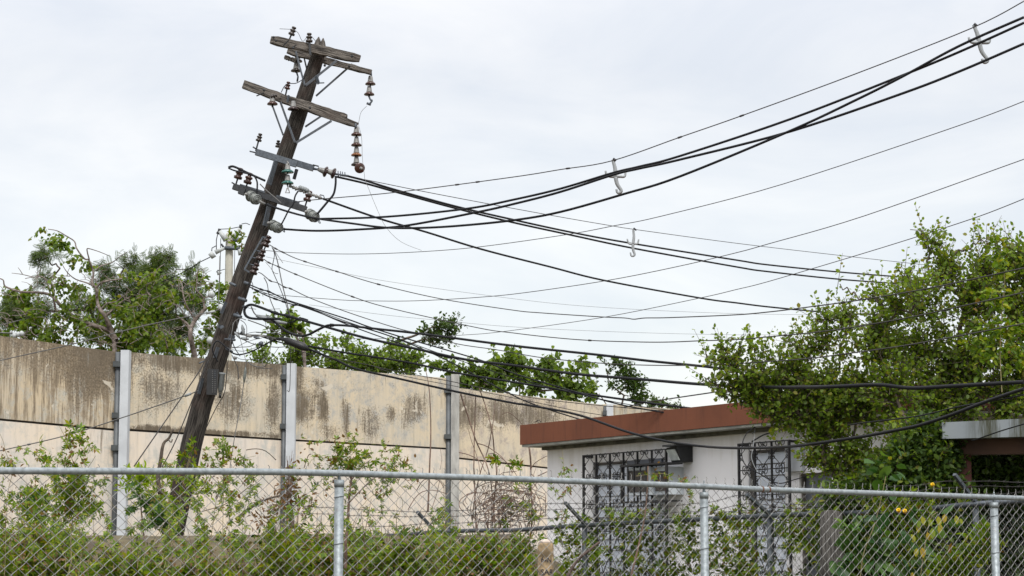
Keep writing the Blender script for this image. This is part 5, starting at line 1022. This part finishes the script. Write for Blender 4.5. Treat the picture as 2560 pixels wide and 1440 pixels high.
rt2 = [(x_, y_, 34, 1.0) for x_ in range(2105, 2420, 42) for y_ in (1260, 1310, 1360, 1410, 1460)] + [(2300, 1080, 26, 1.3), (2335, 1100, 34, 1.5), (2290, 1130, 44, 1.5), (2345, 1150, 42, 1.5), (2260, 1190, 44, 1.4), (2320, 1210, 46, 1.5), (2370, 1120, 18, 1.2), (2375, 1180, 26), (2200, 1210, 40, 1.2)]
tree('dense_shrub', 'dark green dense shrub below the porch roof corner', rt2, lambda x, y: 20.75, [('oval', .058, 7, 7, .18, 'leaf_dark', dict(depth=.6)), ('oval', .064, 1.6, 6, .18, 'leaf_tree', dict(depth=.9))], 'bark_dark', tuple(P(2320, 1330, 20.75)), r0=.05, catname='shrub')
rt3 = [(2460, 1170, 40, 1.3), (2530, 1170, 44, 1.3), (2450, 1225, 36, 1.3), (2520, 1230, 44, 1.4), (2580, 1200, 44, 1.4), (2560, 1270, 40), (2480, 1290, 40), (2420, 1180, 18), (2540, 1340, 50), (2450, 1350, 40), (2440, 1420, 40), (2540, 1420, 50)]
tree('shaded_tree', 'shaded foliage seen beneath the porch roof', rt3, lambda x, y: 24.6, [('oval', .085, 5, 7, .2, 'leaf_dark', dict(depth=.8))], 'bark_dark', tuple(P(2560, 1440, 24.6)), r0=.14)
# lime creeper in the crown at right
e = empty('bright_creeper', P(2510, 900, 20.2), 'bright green creeper climbing the right side of the crown', 'creeper')
(pp, dd, nn, ss), _ = foliage([(2500, 610, 12), (2510, 640, 16), (2512, 670, 14), (2505, 690, 12), (2480, 745, 18), (2500, 760, 18), (2455, 820, 14), (2530, 835, 26), (2480, 850, 22), (2540, 870, 22), (2420, 860, 18), (2460, 900, 20), (2540, 915, 20)], 3.2, .062, 5, .16, lambda x, y: 20.6, depth=.4, droop=.3)
leaf_mesh('foliage', 'oval', pp, dd, nn, ss, M['leaf_vine'], e)
stems_mesh('stem', [px_line([(2505, 980), (2500, 880), (2505, 780), (2512, 700), (2500, 610)], 20.6, 3, 2)], M['vine_stem'], e)

# ------------------------------------------------------------------ creepers and undergrowth
def plant(name, label, cat, clumps, Y, cfg, stems, stem_mat='vine_stem', group=None):
    e = empty(name, P(clumps[0][0], 1440, Y), label, cat, group)
    for (tpl, size, dens, per, sl_, mat, kw) in cfg:
        kw = dict(kw); cl = kw.pop('clumps', clumps); (pp, dd, nn, ss), spr = foliage(cl, dens, size, per, sl_, lambda x, y: Y, **kw)
        leaf_mesh('foliage', tpl, pp, dd, nn, ss, M[mat], e)
    if stems: stems_mesh('stem', [px_line(s_[0], Y, s_[1], s_[2], .15) for s_ in stems], M[stem_mat], e)
    return e
ug = []
topx = [-40, 60, 130, 250, 350, 430, 520, 640, 740, 900, 1000, 1100, 1280, 1350, 1420]; topy = [1350, 1335, 1350, 1398, 1402, 1388, 1362, 1362, 1335, 1362, 1385, 1378, 1372, 1378, 1395]
for x in range(-40, 1400, 26):
    y = interp(x, topx, topy) + random.uniform(-14, 12)
    while y < 1520:
        if 1322 < x < 1408 and y < 1470: y += 24; continue
        k = random.choice((.45, .9, 1.2)) if not (180 < x < 640 and y < 1390) else .42
        ug.append((x + random.uniform(-14, 14), y, random.uniform(15, 26), k)); y += 24
(pp, dd, nn, ss), ugs = foliage(ug, 2.3, .078, 4, .26, lambda x, y: 22.3 + .8 * math.sin(x * .017) , depth=2.2, up=.25, edge=.5, gap=.40, gapscale=3.2)
tag(stems_mesh('dry_undergrowth', [([Vector(a) + Vector((0, 0, -.05)), Vector(b) + Vector((random.uniform(-.1, .1), 0, random.uniform(0, .25)))], .0045, .002) for a, b in ugs[::2]], M['dry_stem']), None, None, None, 'stuff')
tag(leaf_mesh('undergrowth', 'palm', pp, dd, nn, ss, M['leaf_vine']), None, None, None, 'stuff')
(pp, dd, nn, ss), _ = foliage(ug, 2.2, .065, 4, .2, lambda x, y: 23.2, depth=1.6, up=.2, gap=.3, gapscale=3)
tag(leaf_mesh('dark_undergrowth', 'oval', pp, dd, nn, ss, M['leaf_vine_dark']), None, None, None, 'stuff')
(pp, dd, nn, ss), _ = foliage([c for c in ug if 480 < c[0] < 860 or random.random() < .3], .16, .036, 3, .2, lambda x, y: 22.0, depth=3, up=.3)
tag(leaf_mesh('leaf_litter', 'oval', pp, dd, nn, ss, M['leaf_dead']), None, None, None, 'stuff')
tp, td, tn, tsz, tst = [], [], [], [], []
for q in range(46):
    x = random.uniform(-20, 1120) if q < 60 else random.uniform(560, 1110); y = 1420; ytop = random.choice((random.uniform(1180, 1290), random.uniform(1230, 1330), random.uniform(1090, 1200) if (x < 300 or 420 < x < 640 or 760 < x < 1030) else 1280)); Yc = random.uniform(14.8, 17) if random.random() < .6 else random.uniform(20, 24)
    a = random.uniform(-.5, .5); pts = []
    while y > ytop and len(pts) < 60: pts.append((x, y)); a += random.uniform(-.45, .45); a *= .9; x += 9 * math.sin(a); y -= 9 * math.cos(a)
    for _ in range(random.randint(0, 3)): pts.append((x, y)); a += .7; x += 7 * math.sin(a); y -= 6 * math.cos(a)
    if len(pts) < 4: continue
    tst.append(px_line(pts, Yc, 1.6, .8, .1, 1))
    for px_, py_ in pts[4:]:
        if noise.noise(Vector((px_ * .02, py_ * .02, q * 2.3))) < -.05: continue
        for _ in range(random.randint(1, 2)):
            tp.append(tuple(P(px_ + random.uniform(-6, 6), py_ + random.uniform(-5, 5), Yc))); td.append((random.uniform(-1, 1), random.uniform(-1, .3), random.uniform(-1, .3))); tn.append((random.uniform(-.6, .6), -.8, .7)); tsz.append(random.uniform(.035, .055) * (1 if Yc < 18 else 1.35))
tag(leaf_mesh('trailing_creepers', 'palm', tp, td, tn, tsz, M['leaf_vine']), None, None, None, 'stuff')
tag(stems_mesh('creeper_stems', tst, M['vine_stem']), None, None, None, 'stuff')
iv = []
for x in range(1400, 2340, 20):
    dense = interp(x, [1400, 1500, 1560, 1700, 1800, 1900, 2010, 2080, 2330], [.28, .35, .4, .55, .55, .45, .4, .5, .8])
    iv.append((x, interp(x, IX, IY) + random.uniform(-14, 6), random.uniform(13, 20), dense * 1.8))
    y = interp(x, IX, IY) + 26
    while y < 1500: iv.append((x + random.uniform(-9, 9), y, random.uniform(14, 20), dense * random.choice((.15, .5, .8)))); y += 24
(pp, dd, nn, ss), _ = foliage(iv, 1.75, .062, 4, .14, lambda x, y: Yi(min(x, 2299)), depth=.5, up=.2, gap=.36, gapscale=2.4)
tag(leaf_mesh('fence_creeper', 'palm', pp, dd, nn, ss, M['leaf_vine']), None, None, None, 'stuff')
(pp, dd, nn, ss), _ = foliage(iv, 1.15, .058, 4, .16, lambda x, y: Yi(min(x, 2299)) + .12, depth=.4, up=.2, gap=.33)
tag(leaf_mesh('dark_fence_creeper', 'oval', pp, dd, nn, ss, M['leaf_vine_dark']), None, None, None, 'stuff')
PV = lambda d=1., s=.07, m='leaf_vine', **k: ('palm', s * .9, 2.0 * d, 4, .14, m, dict(depth=1.2, up=.3, **k))
DV = lambda d=.25: ('oval', .032, 2.0 * d, 3, .12, 'leaf_dead', dict(depth=1.2))
G = 'creepers climbing the near fence'
plant('climbing_vine', 'leafy vine with brown seed heads climbing the fence far left', 'creeper', [(170, 1085, 8, .5), (180, 1110, 14, .8), (205, 1100, 14, .6), (215, 1125, 12, .6), (130, 1150, 16, .7), (165, 1155, 18), (190, 1165, 16), (110, 1145, 8, .6), (150, 1195, 24), (190, 1210, 26, 1.1), (215, 1230, 22), (175, 1250, 26), (205, 1275, 24), (160, 1290, 24), (90, 1230, 20, .5), (80, 1285, 24, .7), (235, 1265, 16, .6), (110, 1260, 20, .5)], 15.4, [PV(1, .055), DV(.16)], [([(175, 1440), (180, 1300), (190, 1200), (175, 1120), (160, 1080), (150, 1065)], 3, 1), ([(200, 1440), (195, 1250), (160, 1150), (147, 1118)], 2, 1), ([(60, 1400), (120, 1300), (200, 1190), (240, 1140)], 2, 1)], group=G)
plant('climbing_vine', 'thin vine tips over the rail at the left frame edge', 'creeper', [(5, 1145, 12, .7), (25, 1150, 10, .7), (40, 1165, 10, .7), (10, 1210, 14, .5), (30, 1260, 16, .6), (60, 1240, 10, .4), (5, 1300, 16)], 15, [PV(1, .055), DV(.2)], [([(10, 1440), (20, 1250), (25, 1160), (3, 1085)], 2, 1)], group=G)
plant('climbing_vine', 'green creeper wrapping the foot of the leaning pole', 'creeper', [(470, 1145, 12, .7), (458, 1165, 12, .8), (480, 1120, 8, .7), (440, 1195, 12, .6), (470, 1220, 10, .4), (445, 1240, 12, .4), (395, 1230, 18, .6), (380, 1265, 20, .7), (350, 1225, 14, .6), (485, 1265, 14, .5), (500, 1240, 14, .6), (515, 1220, 12, .6), (430, 1300, 18, .5), (490, 1300, 18, .6)], 29.3, [PV(1.25, .10), DV(.25)], [([(440, 1340), (450, 1250), (470, 1160), (482, 1105)], 3, 1.5)], group=None)
plant('climbing_vine', 'sprays of creeper just right of the pole foot', 'creeper', [(530, 1145, 12, .7), (555, 1135, 14, .8), (570, 1150, 12, .8), (555, 1120, 8, .5), (595, 1155, 12, .7), (610, 1160, 10, .5), (540, 1160, 12, .7), (530, 1215, 16, .6), (570, 1205, 14, .7), (560, 1230, 14, .6), (515, 1180, 10, .5), (610, 1200, 12, .3)], 14.9, [PV(1, .055), DV(.25)], [([(555, 1440), (560, 1250), (556, 1150), (553, 1080)], 1.6, .8), ([(520, 1440), (540, 1250), (590, 1160), (640, 1140)], 1.6, .8)], group=G)
plant('leafy_bush', 'bushy plant with reddish tips standing behind the near fence post', 'bush', [(790, 1140, 12, .6), (815, 1155, 14, .8), (840, 1140, 18), (870, 1140, 22, 1.1), (900, 1145, 20), (885, 1165, 16, 1.2), (860, 1160, 14), (930, 1150, 12, .6), (830, 1165, 10), (800, 1180, 14, .7), (820, 1210, 16, .7), (790, 1230, 12, .6), (925, 1190, 12, .5), (960, 1200, 16, .8), (1000, 1190, 16, .9), (975, 1215, 14, .9), (1020, 1165, 12, .7), (1030, 1210, 12, .5), (940, 1235, 10, .4), (880, 1230, 12, .4), (775, 1110, 8, .4), (1000, 1155, 10, .6), (880, 1110, 10, .5), (845, 1115, 8, .4), (965, 1120, 6, .3)], 16.4, [PV(1.05, .050, 'leaf_vine'), DV(.2)], [([(862, 1420), (868, 1320), (872, 1250), (880, 1180)], 9, 5), ([(878, 1200), (860, 1160), (840, 1130)], 4, 1.5), ([(878, 1200), (905, 1170), (930, 1150)], 3, 1.2), ([(870, 1260), (930, 1200), (1000, 1160)], 3, 1.2)], 'dry_stem')
plant('dry_shrub', 'rusty brown dried shrub against the second white post', 'shrub', [(725, 1180, 10, .8), (730, 1200, 12), (735, 1225, 14), (720, 1250, 18), (690, 1270, 22, .7), (740, 1260, 16), (660, 1290, 22, .5), (715, 1215, 8), (650, 1310, 20, .4), (760, 1275, 14, .6)], 30, [('narrow', .10, 3.2, 4, .22, 'leaf_dead', dict(depth=1)), ('palm', .08, .8, 3, .2, 'leaf_vine', dict(depth=1))], [([(735, 1330), (728, 1250), (722, 1180), (718, 1140)], 4, 1), ([(700, 1330), (715, 1240), (720, 1150)], 3, 1), ([(740, 1340), (745, 1270), (730, 1200), (715, 1170)], 3, 1)] + [([(720 + random.uniform(-8, 12), 1320), (722 + random.uniform(-8, 8), 1240), (726 + random.uniform(-8, 10), random.uniform(1120, 1200))], 2.2, .8) for _ in range(14)], 'dry_stem')
plant('lime_shrub', 'lime green shrub between first white post and the pole', 'shrub', [(325, 1196, 14, 1.2), (350, 1198, 16, 1.3), (380, 1197, 12), (420, 1205, 14), (400, 1270, 14, .8), (490, 1200, 10, .6), (500, 1235, 10, .6), (440, 1200, 8)], 33.2, [('narrow', .12, 7, 5, .2, 'leaf_lime', dict(depth=.8))], [([(355, 1335), (352, 1250), (340, 1200)], 3, 1), ([(400, 1330), (410, 1250), (415, 1205)], 3, 1)], 'vine_stem')
plant('green_shrub', 'mid green leafy shrub left of the pole foot', 'shrub', [(350, 1235, 16), (345, 1260, 18, .8), (390, 1290, 26, 1.2), (420, 1300, 24, 1.2), (95, 1250, 22, 1.1), (80, 1275, 22), (100, 1235, 12), (385, 1250, 16, .8)], 28, [PV(1.3, .10, 'leaf_broad'), ('palm', .09, .8, 4, .2, 'leaf_vine', dict(depth=1))], [([(360, 1350), (355, 1280), (350, 1235)], 4, 2)], 'dry_stem')
# dead stump branch left of pole
e = MB(); pts, r0_, r1_ = px_line([(400, 1235), (395, 1190), (402, 1150), (408, 1110), (422, 1095), (434, 1073)], 28.8, 12, 5, .05); e.tube(pts, [lerp(r0_, r1_, i / (len(pts) - 1)) for i in range(len(pts))], 8)
pts, r0_, r1_ = px_line([(420, 1098), (428, 1106), (431, 1098)], 28.8, 3, 1); e.tube(pts, [r0_] * len(pts), 5); tag(e.build('dead_branch', M['bark_dark']), 'dark dead branch standing left of the leaning pole', 'branch')
# bare twiggy shrub
st = [([(1152, 986), (1177, 1062), (1190, 1102), (1215, 1157), (1228, 1211), (1235, 1300)], 4, 3), ([(1189, 989), (1186, 1075), (1185, 1170), (1188, 1265), (1190, 1330)], 2.5, 4), ([(1198, 972), (1215, 1018), (1231, 1081), (1236, 1135), (1242, 1184), (1236, 1238), (1230, 1320)], 2.5, 4), ([(1238, 1000), (1234, 1048), (1223, 1108), (1209, 1157), (1190, 1225), (1180, 1300)], 2, 3), ([(1193, 1108), (1220, 1116), (1255, 1143), (1282, 1181)], 3, 1.5), ([(1255, 1037), (1271, 1033), (1293, 1048), (1304, 1059), (1318, 1090)], 1.5, 2), ([(1322, 1113), (1327, 1157), (1326, 1211), (1330, 1265), (1328, 1330)], 4.5, 5), ([(1147, 1130), (1174, 1138), (1201, 1154), (1212, 1180)], 2.5, 1.5), ([(1220, 1133), (1240, 1135), (1275, 1165), (1300, 1200)], 2, 1.5), ([(1170, 1070), (1178, 1100), (1195, 1150), (1200, 1180)], 1.5, 1.5), ([(1328, 1170), (1340, 1155), (1368, 1140)], 2.5, 1.5), ([(1345, 1190), (1370, 1178)], 3, 2), ([(1100, 1120), (1104, 1150), (1100, 1175)], 1.2, 1), ([(1040, 1225), (1060, 1200), (1095, 1200), (1110, 1220)], 2, 2), ([(1020, 1275), (1045, 1235), (1080, 1225), (1120, 1235)], 2.4, 1.6), ([(1075, 1290), (1090, 1240), (1102, 1190)], 2, 1.2)]
for _ in range(85):
    cx, cy = random.gauss(1275, 34), random.gauss(1262, 24); a0 = random.uniform(0, 6.28); rr_ = random.uniform(16, 52); pts = []
    for k in range(7): a = a0 + k * random.uniform(.3, .62); pts.append((min(1364, cx + rr_ * math.cos(a) * 1.25), cy + rr_ * .7 * math.sin(a)))
    st.append((pts, random.uniform(1.2, 2.6), random.uniform(1, 2)))
for _ in range(26):
    x = random.uniform(1185, 1350); st.append(([(x, 1335), (x + random.uniform(-18, 18), 1270), (x + random.uniform(-35, 35), random.uniform(1165, 1230))], 2.4, 1))
e = empty('bare_shrub', P(1250, 1330, 31.5), 'leafless tangled shrub with long bare stems beside the house', 'shrub')
stems_mesh('stem', [px_line(a, 31.3 + random.uniform(-.5, .7), b, c_, .3) for a, b, c_ in st], M['dry_stem'], e)
(pp, dd, nn, ss), _ = foliage([(1250, 1160, 10, .4), (1275, 1170, 10, .5), (1300, 1175, 8, .5), (1310, 1200, 8, .5), (1290, 1245, 14, .6), (1310, 1270, 16, .8), (1275, 1300, 14, .8), (1240, 1140, 6, .3), (1320, 1290, 14)], 2.6, .10, 3, .2, lambda x, y: 31.0)
leaf_mesh('foliage', 'palm', pp, dd, nn, ss, M['leaf_vine'], e)
e = MB(); pts, r0_, r1_ = px_line([(1064, 925), (1074, 980), (1077, 1080), (1075, 1150), (1070, 1280)], 36, 2, 5, .1); e.tube(pts, [lerp(r0_, r1_, i / (len(pts) - 1)) for i in range(len(pts))], 6); tag(e.build('sapling_stem', M['dry_stem']), 'tall thin bare sapling before the third wall panel', 'sapling')
for p_ in ([(690, 1150), (665, 1128), (640, 1122), (615, 1125)], [(760, 1170), (770, 1140), (778, 1135)], [(500, 1280), (560, 1262), (600, 1235), (630, 1210)]):
    e = MB(); pts, r0_, r1_ = px_line(p_, 29, 2.2, 1); e.tube(pts, r0_, 5)
    tag(e.build('bare_twig', M['bark_dark']), {690: 'dark bare twig arching left of the second white post', 760: 'short dark twig just right of the second white post', 500: 'long dark twig rising right of the pole foot'}[p_[0][0]], 'twig')
e = MB(); pts, r0_, r1_ = px_line([(590, 1300), (625, 1270), (660, 1250), (705, 1238)], 28, 10, 4); e.tube(pts, [lerp(r0_, r1_, i / (len(pts) - 1)) for i in range(len(pts))], 7); tag(e.build('fallen_branch', M['bark_dark']), 'thick dark branch arching low beside the dried shrub', 'branch')
e = MB(); pts, r0_, r1_ = px_line([(1415, 1450), (1440, 1405), (1480, 1370), (1500, 1355)], 22, 9, 6); e.tube(pts, [lerp(r0_, r1_, i / (len(pts) - 1)) for i in range(len(pts))], 7); tag(e.build('fallen_branch', M['bark_red']), 'reddish branch leaning on the inner fence near the marker', 'branch')
e = MB(); pts, r0_, r1_ = px_line([(1575, 1450), (1595, 1370), (1612, 1290), (1618, 1225), (1620, 1165)], 17, 6, 2.5); e.tube(pts, [lerp(r0_, r1_, i / (len(pts) - 1)) for i in range(len(pts))], 6); tag(e.build('dry_stalk', M['dry_stem']), 'pale dry stalk rising before the air conditioner', 'stalk')
plant('climbing_vine', 'trailing vine tendrils crossing below the wall light', 'creeper', [(1640, 1185, 3, .3), (1665, 1190, 3, .3), (1708, 1205, 5, .5), (1725, 1240, 6, .3), (1408, 1180, 3, .3), (1400, 1240, 6, .3), (1420, 1225, 6, .3), (1415, 1290, 10, .5)], 17.0, [PV(.9, .042), DV(.3)], [([(1590, 1190), (1640, 1184), (1680, 1190), (1710, 1200), (1718, 1225)], 1.2, .8), ([(1400, 1330), (1410, 1230), (1408, 1150), (1404, 1120)], 1.2, .8)], group=G)
# tall weathered tree stump / trunk behind the front fence
e = MB(); a, b = P(2080, 1440, 19.6), P(2078, 1285, 19.8); e.tube([Vector((a.x, a.y, .0)), a, b], [.12, .11, .10], 10); tag(e.build('timber_post', m_wood('grey_timber', (.03, .028, .026), (.09, .085, .078))), 'weathered grey timber post behind the near fence at right', 'post')
# broad leaved plant with yellow leaves and flowers
e = empty('trumpet_vine', P(2300, 1440, 19.2), 'broad leaved plant with yellowing leaves and yellow flowers behind the fence', 'plant')
(pp, dd, nn, ss), sp = foliage([(2110, 1315, 18), (2150, 1335, 22), (2200, 1325, 20), (2180, 1370, 22), (2230, 1350, 22), (2250, 1385, 20), (2150, 1400, 24), (2200, 1410, 22), (2080, 1400, 16, .8), (2120, 1430, 20), (2260, 1420, 20), (2300, 1350, 16), (2350, 1300, 14), (2215, 1200, 14, 1.2), (2235, 1160, 12), (2200, 1170, 12), (2320, 1420, 20), (2210, 1215, 10), (2180, 1290, 16, .7), (2280, 1300, 12, .7)], 1.3, .15, 2, .16, lambda x, y: 19.2, depth=.6, droop=.6)
leaf_mesh('foliage', 'oval', pp, dd, nn, ss, M['leaf_broad'], e)
yl = [(2305, 1290, 30, 10), (2322, 1298, 24, 20), (2296, 1310, 28, -5), (2345, 1290, 34, 5), (2362, 1285, 30, -10), (2390, 1288, 30, 4), (2400, 1296, 20, 20), (2330, 1320, 36, 0), (2318, 1330, 30, 12), (2352, 1310, 30, -15), (2305, 1368, 34, 5), (2292, 1370, 28, -12), (2395, 1400, 28, 8), (2408, 1405, 24, -10), (2280, 1430, 26, 5), (2300, 1300, 26, -20), (2278, 1335, 26, 30)]
leaf_mesh('yellow_leaves', 'oval', [tuple(P(x, y, 18.9 + .1 * math.sin(x))) for x, y, s_, a in yl], [(math.sin(R(a)), -.15, -1) for x, y, s_, a in yl], [(.15, -1, .2)] * len(yl), [s_ * .8 * 18.9 / F for x, y, s_, a in yl], M['leaf_yellow'], e)['kind'] = 'stuff'
stems_mesh('stem', [px_line([(2300, 1450), (2310, 1380), (2325, 1300), (2345, 1280)], 19.1, 3, 2), px_line([(2150, 1450), (2160, 1380), (2190, 1300), (2215, 1190)], 19.1, 3, 2)], M['vine_stem'], e)
def flower(px, py, Y, s, label):
    o = P(px, py, Y); ax = Vector((-.3, -.6, .7)).normalized(); mb = MB(); mb.lathe(o, ax, [(.006, -.9 * s), (.16 * s, -.4 * s), (.28 * s, 0), (.62 * s, .22 * s), (.60 * s, .23 * s), (.25 * s, .02 * s), (.02, -.3 * s)], 10)
    for i, v in enumerate(mb.v):
        pass
    tag(mb.build('flower', M['petal']), label, 'flower', 'yellow trumpet flowers')
flower(2331, 1211, 18.9, .028, 'yellow trumpet flower just above the top rail'); flower(2246, 1275, 18.6, .030, 'left of two yellow flowers below the rail'); flower(2262, 1277, 18.6, .030, 'right of two yellow flowers below the rail')
plant('spiky_weed', 'bright green narrow leaved weed beside the right fence post', 'weed', [(2465, 1330, 14, .8), (2450, 1350, 14, .8), (2440, 1380, 18), (2470, 1360, 14, .8), (2400, 1420, 22, 1.1), (2350, 1430, 20), (2430, 1410, 18), (2380, 1400, 14), (2500, 1370, 8, .6)], 19.0, [('narrow', .10, 4.2, 5, .14, 'leaf_vine', dict(depth=.8, up=.6))], [([(2440, 1450), (2455, 1380), (2465, 1325)], 2, 1)])
